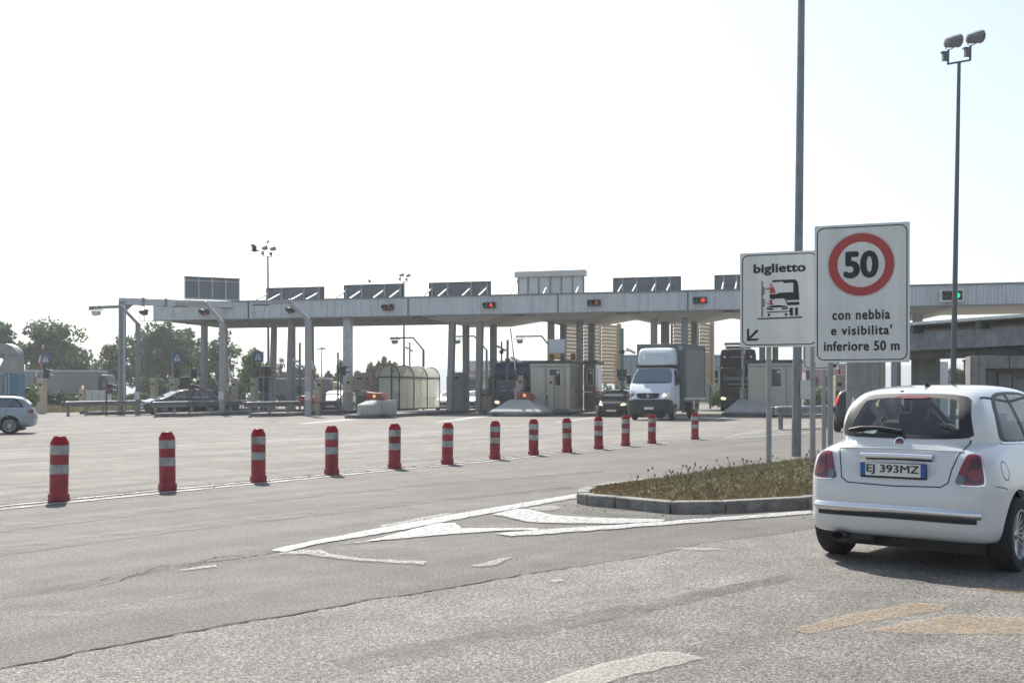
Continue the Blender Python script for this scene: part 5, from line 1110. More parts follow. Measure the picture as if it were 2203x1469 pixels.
# booths
def booth(p0, p1, off, depth, py_t, label, m='steel_booth', side='brown_booth', win=None, door=None):
    a, c = LT(p0, off), LT(p1, off); w = c - a; zt = LZ(py_t, (a + c) / 2, off); t = thing('toll_booth', label, 'toll booth', LW(a, off), -A0, 'toll booths'); 
    MB().box((w / 2, depth / 2, (zt + .2) / 2), (w, depth, zt - .2)).build('cabin', m, t, bevel=.02)
    MB().box((w + .012, depth / 2 + .05, (zt + .3) / 2), (.02, depth - .2, zt - .5)).build('side_cladding', side, t)
    MB().box((w / 2, depth / 2, zt + .08), (w + .3, depth + .3, .16)).build('roof', 'dark_steel', t)
    MB().box((w / 2, -.012, zt - .22), (w - .1, .02, .06)).box((w / 2, -.012, .3), (w - .05, .02, .16)).build('trim', 'galv_dark', t)
    if win:
        q = lambda px: LT(px, off) - a
        x0, x1, z0, z1 = q(win[0]), q(win[1]), LZ(win[3], a, off), LZ(win[2], a, off)
        MB().box(((x0 + x1) / 2, -.015, (z0 + z1) / 2), (x1 - x0, .02, z1 - z0)).build('window', 'dark_glass', t)
        b = MB(); [b.box(cc, ss) for cc, ss in (((x0, -.02, (z0 + z1) / 2), (.07, .04, z1 - z0 + .14)), ((x1, -.02, (z0 + z1) / 2), (.07, .04, z1 - z0 + .14)), (((x0 + x1) / 2, -.02, z0 - .04), (x1 - x0 - .08, .04, .07)), (((x0 + x1) / 2, -.02, z1 + .04), (x1 - x0 - .08, .04, .07)))]; b.build('window_frame', 'off_white', t)
        MB().box((x1 - .18, -.03, z1 - .16), (.18, .01, .16)).build('notice', 'off_white', t)
        b = MB(); [b.box((xx, -.014, zt / 2), (.03, .02, zt - .7)) for xx in (x0 - .2, x1 + .25)]; b.box(((x0 + x1) / 2, -.014, zt - .34), (x1 - x0 + .45, .02, .03)); b.build('door_frame', 'dark_steel', t)
        MB().box((x0 - .12, -.05, 1.1), (.05, .06, .2)).build('door_handle', 'dark_steel', t)
    return t
booth(1142, 1226, -1.6, 3.6, 781, 'steel toll booth with a door window beside the blue lorry', win=(1181, 1207, 795, 829))
booth(1257, 1280, 2.9, 2.5, 781.5, 'small brown tinted booth behind the striped barrier arm', 'brown_booth', 'dark_glass', win=(1263, 1277, 796, 828))
booth(1609, 1722, -1.6, 3.6, 780, 'steel toll booth seen behind the sign posts', win=(1657, 1682, 794, 831))
a = LT(1199, .8); p = LW(a, .8); z = LZ(761, a, .8); t = thing('roof_cabinet', 'pale blue grey cabinet raised over the left booth roof', 'cabinet', p, -A0)
MB().box((0, 0, z + .47), (1.05, .5, .92)).build('housing', 'truck_white', t, bevel=.04); MB().box((-.4, 0, z - .2), (.05, .3, .5)).box((.4, 0, z - .2), (.05, .3, .5)).build('legs_frame', 'dark_steel', t)
a = LT(1193, -.4); p = LW(a, -.4); z = LZ(780, a, -.4) + .17; t = thing('air_conditioner', 'yellow fan unit on the left booth roof', 'fan unit', p, -A0)
MB().box((0, 0, z + .2), (.72, .4, .38)).build('housing', 'yellow_box', t, bevel=.03); MB().lathe([(.16, 0), (.15, .03), (.11, .03), (.1, .0), (.01, .0)], 18, Matrix.Translation((-.12, -.2, z + .2)) @ Matrix.Rotation(R(90), 4, 'X')).build('fan', 'black', t)
a = LT(1233, 0); p = LW(a, 0); t = thing('alarm_drum', 'dull red drum on the left booth roof', 'drum', p, -A0); MB().lathe([(.14, z), (.16, z + .04), (.16, z + .34), (.12, z + .4), (.02, z + .41)], 16).build('drum', 'red_box', t)
# shelter with a rounded roof
off = 2.0; a, c = LT(813.5, off), LT(859, off); w = c - a; r = w / 2; p = LW(a, off); sh = thing('shelter', 'cream frosted shelter with a rounded barrel roof on the toll island', 'shelter', p, -A0)
ze = LZ(811, a, off); Ln = 8.6; z0 = .22; zr = LZ(784.5, a, off) - ze; ang = [R(180 - 180 * k / 16) for k in range(17)]
arc = [(r + r * math.cos(q), ze + zr * math.sin(q)) for q in ang]
def arcsheet(y0, y1, name, m, pts, dx=0):
    b = MB(); A = [b.bm.verts.new((x, y0, z)) for x, z in pts]; B = [b.bm.verts.new((x, y1, z)) for x, z in pts]
    for k in range(len(pts) - 1): b.bm.faces.new((A[k], A[k + 1], B[k + 1], B[k]))
    o = b.build(name, m, sh); md = o.modifiers.new('t', 'SOLIDIFY'); md.thickness = .02; return o
arcsheet(-.55, Ln + .1, 'roof', 'shelter_skin', arc)
for x in (0, w):
    for k in range(3): MB().box((x, Ln / 3 * (k + .5), (z0 + ze) / 2), (.02, Ln / 3 - .1, ze - z0 - .1)).build('wall_panel', 'shelter_skin', sh)
MB().box((w / 2 - .35, Ln, (z0 + ze) / 2), (w - .75, .02, ze - z0 - .1)).build('wall_panel', 'shelter_skin', sh); MB().box((w * .31, 0, (z0 + ze) / 2), (w * .58, .02, ze - z0 - .08)).build('wall_panel', 'shelter_skin', sh)
MB().box((w * .82, 0.01, (z0 + ze) / 2), (w * .3, .02, ze - z0 - .08)).build('door', 'bluish_glass' if False else 'shelter_skin', sh)
for yy in (-.02, Ln):
    b = MB(); A = [b.bm.verts.new((x * .98 + .01 * w, yy + .03, z)) for x, z in arc]; b.bm.faces.new(A); b.build('gable', 'shelter_skin', sh)
b = MB(); rr = .05
for k in range(4):
    y = Ln * k / 3; pts = [(0, y, z0)] + [(x, y, z) for x, z in arc] + [(w, y, z0)]; b.tube(pts, rr, 6)
b.bar((0, 0, ze), (w, 0, ze), .1).bar((0, Ln, ze), (w, Ln, ze), .1).bar((w, 0, ze), (w, Ln, ze), .1).bar((0, 0, ze), (0, Ln, ze), .1).bar((w * .64, 0, z0), (w * .64, 0, ze + zr * .9), .09).bar((w, 0, z0 + .04), (w, Ln, z0 + .04), .08).bar((0, 0, z0 + .04), (w, 0, z0 + .04), .08)
b.tube([(w * .64 + (w * .36) * (1 - math.cos(q)) / 2, -.01, ze + zr * .62 * math.sin(q)) for q in [R(18 * k) for k in range(11)]], .04, 6)
b.build('frame', 'dark_steel', sh)
MB().bar((w * .86, .3, z0), (w * .86, .3, 1.35), .16).box((w * .86, .3, 1.3), (.26, .2, .3)).build('ticket_post', 'dark_steel', sh)

# ------------------------------------------------------------------ guardrails
def guardrail(p0, d0, p1, d1, n, label, m='rail_steel', z=.72, nose=True):
    a, c = Vector((PX(p0, d0), d0, 0)), Vector((PX(p1, d1), d1, 0)); L = (c - a).length; t = thing('guardrail', label, 'guardrail', a, math.atan2((c - a).y, (c - a).x), 'corrugated steel guardrails')
    prof = [(0, -.155), (-.05, -.14), (-.08, -.1), (-.08, -.07), (-.02, -.02), (-.02, .02), (-.08, .07), (-.08, .1), (-.05, .14), (0, .155)]
    for sd in (1, -1):
        b = MB(); secs = [(-.25, .25, .8), (-.1, .1, 1)] if nose else []; xs = [(-.28, .1, .75), (-.2, .05, .95)] + [(L * k / 12, 0, 1) for k in range(13)] if nose else [(L * k / 12, 0, 1) for k in range(13)]
        rows = [[b.bm.verts.new((x, sd * (-.16 + q[0] + pull * 1.4), z + q[1] * s)) for q in prof] for x, pull, s in xs]
        for u, v in zip(rows, rows[1:]):
            for k in range(len(prof) - 1): b.bm.faces.new((u[k], u[k + 1], v[k + 1], v[k]))
        o = b.build('rail', m, t); md = o.modifiers.new('t', 'SOLIDIFY'); md.thickness = .012; md.offset = 0
    for k in range(n):
        x = .25 + (L - .5) * k / (n - 1); MB().box((x, 0, .3), (.1, .14, .76)).box((x, 0, z), (.09, .32, .22)).build('post', m if False else 'galv_dark', t)
    return t
guardrail(142, 62.2, 350, 76, 7, 'guardrail at the far left in front of the left gantry post')
guardrail(330, 59.8, 545, 74, 7, 'guardrail in front of the black estate car')
guardrail(533, 59.6, 727, 70, 6, 'guardrail left of the rounded concrete block')
guardrail(1672, 40.3, 1815, 44, 5, 'pale guardrail seen between the sign posts on the right', 'galv')
guardrail(150, 122, 960, 132, 24, 'long far guardrail along the motorway behind the plaza', nose=False)
# ------------------------------------------------------------------ ticket pillars, lights, barriers, small masts
def pillar(px, y0, y1, wpx, d, label, m='tan_metal', depth=.4, name='ticket_pillar', cat='ticket machine'):
    w = wpx * d / F; z0, z1 = max(.0, PZ(y1, d)), PZ(y0, d); t = thing(name, label, cat, (PX(px, d), d, 0), -A0, 'ticket pillars and cabinets')
    MB().box((0, 0, (z0 + z1) / 2), (w, depth, z1 - z0)).build('housing', m, t, bevel=.02)
    MB().box((0, 0, z1 + .02), (w + .04, depth + .04, .04)).build('cap', 'off_white', t); MB().box((0, -depth / 2 - .01, z1 - .35), (w * .55, .02, .14)).build('slot', 'dark_steel', t)
    if z0 > .1 or y1 < 875: MB().box((0, 0, z0 / 2), (w * .8, depth * .8, max(.05, z0))).build('plinth', 'dark_kerb', t)
for a in [(91, 816, 889, 14.5, 71, 'tall tan pillar under the small lights at the far left'), (178, 838, 885, 10, 70, 'short tan pillar with an orange beacon on top'), (332, 815, 862, 13, 72, 'tan pillar left of the black estate car'), (373.5, 816, 862, 12.5, 71, 'tan pillar directly under the crossing sign by the black estate car'),
          (505, 816, 862, 12, 73, 'tan pillar just right of the middle camera arm'), (547, 815, 864, 12.5, 70, 'tan pillar below the blue crossing sign with the black screen'), (689, 816, 864, 12, 70, 'tan pillar right of the thick camera arm'), (752, 811, 884, 10, 68, 'narrow tan pillar on the front of the wide pylon'),
          (776, 803, 852, 23, 74, 'wide tan cabinet left of the curved shelter'), (968, 811, 882, 12, 70.5, 'tan pillar standing at the foot of the first middle column'), (1121, 810, 838, 10, 66, 'tan pillar above the red warning box by the blue lorry'), (1186.5, 810, 884, 10.5, 64.5, 'tan pillar in front of the left booth door'), (1662, 807, 887, 12.5, 64, 'tan pillar in front of the right booth window'), (1806, 808, 842, 17, 43, 'small tan cabinet right above the dark hatchback')]:
    pillar(*a)
pillar(791, 803, 852, 10, 75, 'pinkish narrow cabinet beside the wide tan cabinet', 'pink_wall'); pillar(985, 802, 881, 20, 73, 'dark grey ribbed cabinet between the middle columns', 'galv_dark', .5); pillar(1040, 838, 882, 22, 73, 'low grey cabinet behind the third middle column', 'tan_metal', .5); pillar(568, 811, 842, 22, 73, 'black display board behind the post with twin lights', 'black', .2)
pillar(398, 811, 840, 22, 74, 'black display board over the black estate car', 'black', .2); pillar(692, 832, 866, 16, 72, 'low tan barrier motor cabinet beside the thick camera arm'); pillar(484, 838, 866, 14, 73, 'low tan barrier motor cabinet behind the black estate car')
def small_light(px, py, d, base, label, red=None, two=False, box=True):
    z = PZ(py, d); t = thing('signal_post', label, 'signal light', (PX(px, d), d, base), 0, 'small lane signals on thin posts')
    z -= base; MB().cone((0, 0, 0), (0, 0, z + .55), .045, n=8).build('post', 'dark_steel', t)
    for s in ((-1, 1) if two else (1,)):
        MB().box((s * .17, 0, z), (.3, .3, .62)).build('housing', 'black', t, bevel=.03)
        for k in (-1, 1): MB().prism([(s * .32, -.14, z + k * .15 + .12), (s * .62, -.14, z + k * .15 + .06), (s * .62, -.14, z + k * .15 + .03), (s * .32, -.14, z + k * .15 + .03)], (0, .28, 0)).build('hood', 'black', t)
        
        if red: MB().lathe([(.12, 0), (.11, .02), (.01, .03)], 14, Matrix.Translation((s * .17, -.15, z - .1)) @ Matrix.Rotation(R(90), 4, 'X')).build('lens', red, t)
small_light(95, 804, 71, 2.35, 'dark lane signal on the far left tan pillar'); small_light(376, 802, 71, 2.4, 'dark lane signal just under the crossing sign by the black estate car'); small_light(412, 803, 66, 0, 'dark lane signal on a post above the black estate car', two=False)
small_light(229, 836, 64, 0, 'low lane signal with a red lens left of the camera arm', 'tail_red'); small_light(407, 838, 61, 0, 'low lane signal with a red lens in front of the black estate car', 'tail_red'); small_light(548, 799, 69, 2.4, 'dark lane signal left of the blue crossing sign post'); small_light(573, 798, 67, 0, 'twin dark lane signal right of the blue crossing sign', two=True); small_light(733, 797, 66, 0, 'dark green signal board left of the wide pylon')
t = thing('beacon', 'orange flashing beacon on the short tan pillar', 'beacon', (PX(178, 70), 70, PZ(838, 70) + .04)); MB().lathe([(.07, 0), (.07, .12), (.05, .2), (.01, .22)], 12).build('lens', 'amber_lamp', t)
def arm_mat():
    m = bpy.data.materials.new('striped_arm'); m.use_nodes = True; t = m.node_tree; b = t.nodes['Principled BSDF']; MATS['striped_arm'] = m
    tc = t.nodes.new('ShaderNodeTexCoord'); w_ = t.nodes.new('ShaderNodeTexWave'); w_.inputs['Scale'].default_value = .55; w_.bands_direction = 'DIAGONAL'; t.links.new(tc.outputs['Object'], w_.inputs[0])
    r = t.nodes.new('ShaderNodeValToRGB'); r.color_ramp.interpolation = 'CONSTANT'; r.color_ramp.elements[0].color = (.3, .03, .035, 1); r.color_ramp.elements[1].position = .5; r.color_ramp.elements[1].color = (.55, .55, .53, 1)
    t.links.new(w_.outputs[0], r.inputs[0]); t.links.new(r.outputs[0], b.inputs['Base Color'])
arm_mat()
def barrier(p, q, d, label, housing=True, d2=None):
    a, c = P(p[0], p[1], d), P(q[0], q[1], d2 or d); t = thing('barrier_arm', label, 'barrier', (a.x, a.y, 0), 0, 'striped toll barrier arms'); o = Vector((a.x, a.y, 0))
    MB().bar(a - o, c - o, .11, .07).build('arm', 'striped_arm', t)
    if housing: MB().box((0, .12, a.z / 2 - .05), (.36, .34, a.z)).build('motor_housing', 'tan_metal', t, bevel=.02)
barrier((70, 838), (93, 742), 69, 'raised striped barrier arm at the far left over the bush'); barrier((490, 846), (496, 758), 70, 'raised striped barrier arm right of the middle camera arm'); barrier((680, 836), (668, 757), 66, 'raised red barrier arm beside the thick camera arm'); barrier((738, 841), (812, 840), 67.5, 'lowered striped barrier arm left of the curved shelter', False)
barrier((1113, 832), (1098, 706), 65, 'tall raised striped barrier arm in front of the blue lorry'); barrier((1212, 843), (1337, 843), 66, 'lowered striped barrier arm in front of the black car', False); barrier((1053, 852), (1055, 768), 72, 'upright striped barrier arm left of the blue lorry'); barrier((1600, 832), (1602, 745), 65, 'upright striped barrier arm beside the black lorry'); barrier((1806, 806), (1802, 770), 43, 'short visible end of a red barrier arm under the 50 sign')
b = MB()
t = thing('lane_mast', 'tall dark mast carrying two cameras left of the thick camera arm', 'mast', (PX(645, 69), 69, 0)); d = 69
def mast(px, d, y0, y1, r, label, m='mast_dark', cams=(), boxes=(), base=0):
    t = thing('lane_mast', label, 'mast', (PX(px, d), d, base), 0, 'thin masts with cameras'); q = lambda x, y: Vector((PX(x, d) - PX(px, d), -.05, PZ(y, d) - base))
    MB().cone((0, 0, 0), (0, 0, PZ(y0, d) - base), r, n=10).build('pole', m, t)
    for x, y, s in cams:
        c = q(x, y); MB().bar((0, 0, c.z), c, .04).build('bracket', 'dark_steel', t); MB().box(c, (.5 * s if abs(s) > 0 else .5, .16, .15), rot=Euler((0, R(25 * (1 if s > 0 else -1)), 0))).build('camera', 'off_white', t, bevel=.03)
    for x, y, w_, h_ in boxes: MB().box(q(x, y), (w_, .25, h_)).build('box', 'dark_steel', t, bevel=.02)
    return t
bpy.data.objects.remove(t)
mast(645, 69, 737, 870, .07, 'dark mast with two cameras left of the thick camera arm', cams=((636, 776, .8), (655, 790, 1.3)), boxes=((645, 838, .25, .5),))
mast(727, 67, 758, 880, .06, 'dark mast with one camera left of the wide pylon', cams=((732, 776, .7),), boxes=((737, 797, .42, .42),))
mast(881.5, 84, 736, 800, .06, 'short dark mast with two cameras behind the shelter roof', cams=((874, 748, .8), (885, 754, .6)))
mast(1079, 76, 734, 800, .06, 'short dark mast with cluster cameras over the blue lorry', cams=((1072, 746, .7), (1084, 752, .7)), boxes=((1079, 757, .3, .25),))
mast(1092, 66, 731, 864, .08, 'dark grey mast on the block before the blue lorry', cams=((1110, 774, 1.5),), boxes=((1092, 776, .3, .3), (1093, 850, .3, .6)))
mast(1338, 63.5, 706, 868, .11, 'green grey mast on the block left of the white truck', 'mast_green', cams=((1357, 755, 1.2),), boxes=((1331, 803, .2, .45), (1344, 803, .2, .45), (1338, 757, .3, .2), (1338, 815, .4, .15)))
mast(1598, 63, 750, 866, .09, 'grey mast on the block in front of the black lorry', 'pipe_grey', boxes=((1592, 800, .2, .35),))
for px, d, lb in ((98, 76, 'blue crossing sign at the far left before the trees'), (381, 75, 'blue crossing sign above the black estate car'), (555, 72, 'blue crossing sign right of the middle pillars')):
    py = {98: 771.5, 381: 769.5, 555: 767}[px]; z = PZ(py, d); t = thing('crossing_sign', lb, 'sign', (PX(px, d), d, 0), 0, 'blue pedestrian crossing signs'); h_ = .33
    MB().box((0, 0, z), (2 * h_, .03, 2 * h_)).build('panel', 'sign_blue', t); MB().prism([(-.24, -.02, z - .22), (.24, -.02, z - .22), (0, -.02, z + .24)], (0, .004, 0)).build('triangle', 'off_white', t, smooth=0)
    b = MB(); 
    for pl in ([(-.03, .0), (.03, .0), (.05, .08), (0, .14), (-.05, .08)], [(-.03, 0), (-.12, -.2), (-.07, -.2), (0, -.05), (.07, -.2), (.12, -.2), (.03, 0)]): b.prism([(x, -.024, z + y) for x, y in pl], (0, .004, 0))
    b.build('walking_figure', 'sign_black', t, smooth=0); s_ = .34 if px == 555 else -.34
    MB().cone((s_, .05, 0), (s_, .05, z + .35), .035, n=8).build('post', 'pipe_grey', t)
# slatted tan screens behind the canopy
def slat_screen(p0, d0, p1, d1, yt, yb, label, ybp):
    a, c = Vector((PX(p0, d0), d0, 0)), Vector((PX(p1, d1), d1, 0)); L = (c - a).length; t = thing('slatted_screen', label, 'screen', a, math.atan2((c - a).y, (c - a).x), 'tan slatted screens'); zt, zb_ = PZ(yt, d0), PZ(yb, d1); n = 17
    b = MB()
    for k in range(n):
        z = zb_ + (zt - zb_) * (k + .5) / n
        for j in range(3): b.box((L * (j + .5) / 3, 0, z), (L / 3 - .16, .05, (zt - zb_) / n * .92), rot=Euler((R(24), 0, 0)))
    b.build('slats', 'slat_tan', t, smooth=0)
    for j in range(4): MB().box((L * j / 3, .12, (zt + .1) / 2), (.12, .14, zt + .1)).build('post', 'slat_post', t)
    MB().box((L, -.05, (zt + zb_) / 2), (.22, .3, zt - zb_ + .3)).build('end_post', 'slat_tan', t)
slat_screen(1214, 85, 1331, 91.5, 689, 826, 'large tan slatted screen left of the white truck', 0); slat_screen(1448, 85, 1531, 89.5, 689, 826, 'tan slatted screen behind the white truck box', 0)
# hoop railings and white fence by the lanes
b = MB()
for k, px in enumerate((527, 577, 590)):
    d = 74; t = thing('hoop_railing', ['steel hoop railing right of a tan pillar', 'steel hoop railing left of the red box', 'steel hoop railing nearest the red box'][k], 'railing', (PX(px, d), d, 0), 0, 'steel hoop railings')
    MB().tube([(-.25, 0, 0), (-.25, 0, 1.2), (-.12, 0, 1.35), (.12, 0, 1.35), (.25, 0, 1.2), (.25, 0, 0)], .04, 8).bar((-.25, 0, .75), (.25, 0, .75), .05).build('hoop', 'galv', t)
d = 80; t = thing('panel_fence', 'low white panel fence behind the left guardrail', 'fence', (PX(212, d), d, 0)); w_ = PX(240, d) - PX(185, d)
MB().box((0, 0, PZ(855, d) + .15), (w_, .06, .8)).build('panel', 'off_white', t); b = MB(); [b.box((-w_ / 2 + w_ * k / 4, -.05, .75), (.06, .08, 1.4)) for k in range(5)]; b.build('posts', 'galv', t)
# ventilation unit at the left edge
d = 57; o = Vector((PX(30, d), d, 0)); t = thing('ventilation_unit', 'steel ventilation duct elbow over a blue cabinet at the left edge', 'ventilation unit', o); q = lambda x, y, yy=0: Vector((PX(x, d) - o.x, yy, PZ(y, d)))
MB().box(Vector((q(30.5, 830).x, 0, PZ(804, d) / 2)), (.78, .9, PZ(804, d))).build('cabinet', 'blue_cabinet', t, bevel=.02); zc_ = PZ(830, d)
b = MB(); [b.box(q(x, 830, -.46), (.03, .03, 1.1)) for x in (21, 28)]; [b.box(q(x, y, -.46), (.05, .04, .06)) for x in (17, 27) for y in (807, 848)]; b.build('door_seam', 'off_white', t)
MB().box(Vector((q(0, 830).x, 0, PZ(804, d) / 2)), (.72, .9, PZ(804, d))).build('side_cabinet', 'galv_dark', t)
b = MB(); ya, yb_ = -.45, .45; lo = [q(1, 803.5, ya), q(44, 803.5, ya), q(44, 803.5, yb_), q(1, 803.5, yb_)]; hi = [q(19, 766, ya * .9), q(45, 766, ya * .9), q(45, 766, yb_ * .9), q(19, 766, yb_ * .9)]; b.frustum(lo, hi).build('hood', 'duct', t)
b = MB(); ri = []
for k in range(9):
    a = R(90 * k / 8); cx_, cy_ = 12, 766; o_, i_ = (33 * math.cos(a), 27 * math.sin(a)), (7 * math.cos(a), 7 * math.sin(a))
    ri.append([b.bm.verts.new(q(cx_ + v[0], cy_ - v[1], y)) for v in (o_, i_) for y in (-.4, .4)])
ri.append([b.bm.verts.new(v.co + Vector((-2.2, 0, 0))) for v in ri[-1]])
for u, v in zip(ri, ri[1:]):
    for a_, c_ in ((0, 1), (1, 3), (3, 2), (2, 0)): b.bm.faces.new((u[a_], u[c_], v[c_], v[a_]))
b.build('elbow', 'duct', t); MB().box(q(27, 765), (.9, .85, .06)).build('flange', 'galv_dark', t)
# ------------------------------------------------------------------ low concrete structure on the right
o = Vector((PX(1957, 40), 40, 0)); mat('girder_grey', (.19, .205, .22), .8, var=.3, scale=2.2, bump=.3, bscale=12, streak=.3); mat('roof_under', (.22, .2, .175), .8, var=.2, scale=1)
lc = thing('low_canopy', 'low concrete ramp canopy with heavy girder at the right edge', 'canopy', o, R(-63.4))
zf = lambda y: PZ(y, 40)
MB().box((4, 1.7, zf(697) - .05), (15, 4.2, .1)).build('roof', 'roof_under', lc); MB().box((4, -.43, zf(697) - .03), (15, .05, .1)).build('roof_edge', 'galv', lc)
MB().frustum([(-3.4, -.2, zf(756)), (11, -.2, zf(752)), (11, .25, zf(752)), (-3.4, .25, zf(756))], [(-3.4, -.2, zf(718)), (11, -.2, zf(718)), (11, .25, zf(718)), (-3.4, .25, zf(718))]).build('girder', 'girder_grey', lc)
MB().box((4, 1.0, (zf(755) + zf(772)) / 2 + .02), (14.6, 1.4, zf(755) - zf(772))).box((4, 1.6, zf(756) + .12), (14.6, 2.6, .2)).build('beam', 'dark_kerb', lc)
b = MB(); [b.box((-2.3 + 2.9 * k, -.3, zf(711)), (.22, .5, .26)) for k in range(5)]; b.build('bracket', 'dark_steel', lc)
for px, d, w_, lb in ((1857, 34.5, 1.02, 'grey concrete pier left of the white hatchback roof'), (1988, 42, .95, 'grey concrete pier behind the white hatchback roof')):
    t = thing('concrete_pier', lb, 'pier', (PX(px, d), d, 0), R(-20), 'concrete piers by the ramp'); zt = PZ(772, d) + (.8 if px == 1857 else 0)
    MB().frustum([(-w_ / 2, -.3, 0), (w_ / 2, -.3, 0), (w_ / 2, .3, 0), (-w_ / 2, .3, 0)], [(-w_ / 2, -.3, zt), (w_ / 2, -.3, zt), (w_ / 2, .3, zt), (-w_ / 2, .3, zt)]).build('shaft', 'column_concrete', t, bevel=.05)
    MB().box((w_ / 2 + .06, 0, zt / 2), (.09, .3, zt)).build('drain_pipe', 'tan_metal', t)
d = 34; t = thing('delineator', 'white pointed plastic marker at the foot of the concrete pier', 'marker post', (PX(1837, d), d, 0)); MB().prism([(-.09, 0, 0), (.09, 0, 0), (.09, 0, .95), (0, 0, 1.25), (-.09, 0, .95)], (0, .06, 0)).build('blade', 'off_white', t, bevel=.01)
d = 36; o = Vector((PX(2087, d), d, 0)); t = thing('concrete_abutment', 'pale concrete wall with stepped recess at the right edge', 'wall', o, R(-14)); q = lambda px: (PX(px, d) - o.x) * 1.0
zt, zr_, w0, wR = PZ(766, d), PZ(793, d), q(2119), 6.0
MB().box((w0 / 2, .5, zt / 2), (w0, 1, zt)).box(((w0 + wR) / 2, .5, (zr_ + zt) / 2), (wR - w0, 1.0, zt - zr_)).build('wall', 'concrete', t, bevel=.02)
b = MB(); b.box(((w0 + wR) / 2, .95, zr_ / 2), (wR - w0, .1, zr_))
for k in range(7): b.box((w0 + .25 + .46 * k, .8 - .06 * (k % 2), (zr_ - .16 * (k % 3)) / 2 - .02), (.42, .2, zr_ - .12 * (k % 3)))
b.build('recess', 'column_concrete', t, bevel=.02)
b = MB(); b.bar((q(2092), -.01, zt - .2), (q(2112), -.01, zr_ + .1), .012).bar((q(2165), -.01, zt), (q(2165), -.01, zr_), .02); b.build('joint', 'dark_steel', t)
d = 37; t = thing('gate_post', 'dark narrow post between the tree gap and the concrete wall', 'post', (PX(2081, d), d, 0)); MB().box((0, 0, PZ(775, d) / 2), (.17, .2, PZ(775, d))).box((0, 0, PZ(776, d)), (.24, .26, .08)).build('post', 'dark_steel', t)
d = 62; t = thing('white_hoarding', 'white panelled hoarding behind the right pier', 'hoarding', (PX(2026, d), d, 0)); MB().box((0, 0, PZ(778, d) / 2), (.7, .1, PZ(778, d))).box((0, -.06, PZ(802, d)), (.7, .03, .06)).build('panel', 'white_paint', t)
# ------------------------------------------------------------------ trees, hedges, far things, birds
def leaf_mesh(name, C, s, m, parent, flat=.0):
    n = len(C); a = RNG.normal(size=(n, 3)); a /= np.linalg.norm(a, axis=1)[:, None]; b_ = RNG.normal(size=(n, 3)); b_ -= (a * b_).sum(1)[:, None] * a; b_ /= np.linalg.norm(b_, axis=1)[:, None]
    S = s * RNG.uniform(.6, 1.3, (n, 1)); v = np.stack([C - a * S - b_ * S * .25, C + b_ * S * .6 - a * S * .1, C + a * S, C - b_ * S * .6 + a * S * .1], 1).reshape(-1, 3)
    f = np.arange(n)[:, None] * 4 + np.arange(4)[None]; me = bpy.data.meshes.new(name); me.from_pydata(v.tolist(), [], f.tolist()); return link(name, me, m, parent)
def tree(px, d, top, x0, x1, label, m, nl=5200, ls=.26, low=.3, nb=40, gap=1.0, name='tree', cat='tree', group='trees behind the toll plaza', seed=0):
    rg = np.random.default_rng(seed + 1000 + int(px)); H_ = PZ(top, d); a, c = PX(x0, d), PX(x1, d); o = Vector((PX(px, d), d, -.05)); t = thing(name, label, cat, o, 0, group)
    cx, rx, zc, rz_ = (a + c) / 2 - o.x, (c - a) / 2, H_ * (low + 1) / 2, H_ * (1 - low) / 2
    B = []
    while len(B) < nb:
        v = rg.uniform(-1, 1, 3)
        if np.linalg.norm(v) > 1 or np.linalg.norm(v) < .35: continue
        v = v / np.linalg.norm(v) * rg.uniform(.35, .9) ; sh = 1 - .35 * max(0, v[2]); B.append((np.array([cx + v[0] * rx * sh, v[1] * rx * .8, zc + v[2] * rz_ * .92]), rg.uniform(.13, .27) * min(rx, rz_) + .25))
    tr = MB(); tr.tube([(0, 0, -.2), (.05, 0, H_ * low * .8), (cx * .4, 0, zc * .9), (cx * .8, .1, H_ * .82)], [H_ * .024, H_ * .019, H_ * .014, H_ * .004], 8)
    for c_, r_ in B: 
        s0 = rg.uniform(.35, .85); p = Vector((cx * s0 * .6, 0, H_ * (low * .7 + (s0 - .35) * .7))); q = Vector(c_); mid = p.lerp(q, .5) + Vector((0, 0, .08 * H_)); tr.tube([p, mid, q], [H_ * .008, H_ * .005, H_ * .0015], 5)
        for k in range(3): e_ = q + Vector(rg.normal(size=3)) * r_ * .8; tr.tube([q, e_], [H_ * .002, H_ * .0008], 4)
    tr.build('trunk', 'bark', t)
    C = []
    for c_, r_ in B:
        k = int(nl * .95 / nb); v = rg.normal(size=(k, 3)); v /= np.linalg.norm(v, axis=1)[:, None]; C.append(c_ + v * r_ * (rg.uniform(.15, 1, (k, 1)) ** .5) * np.array([1.15, 1, .85]) * gap)
    leaf_mesh('crown', np.vstack(C), ls, m, t); return t
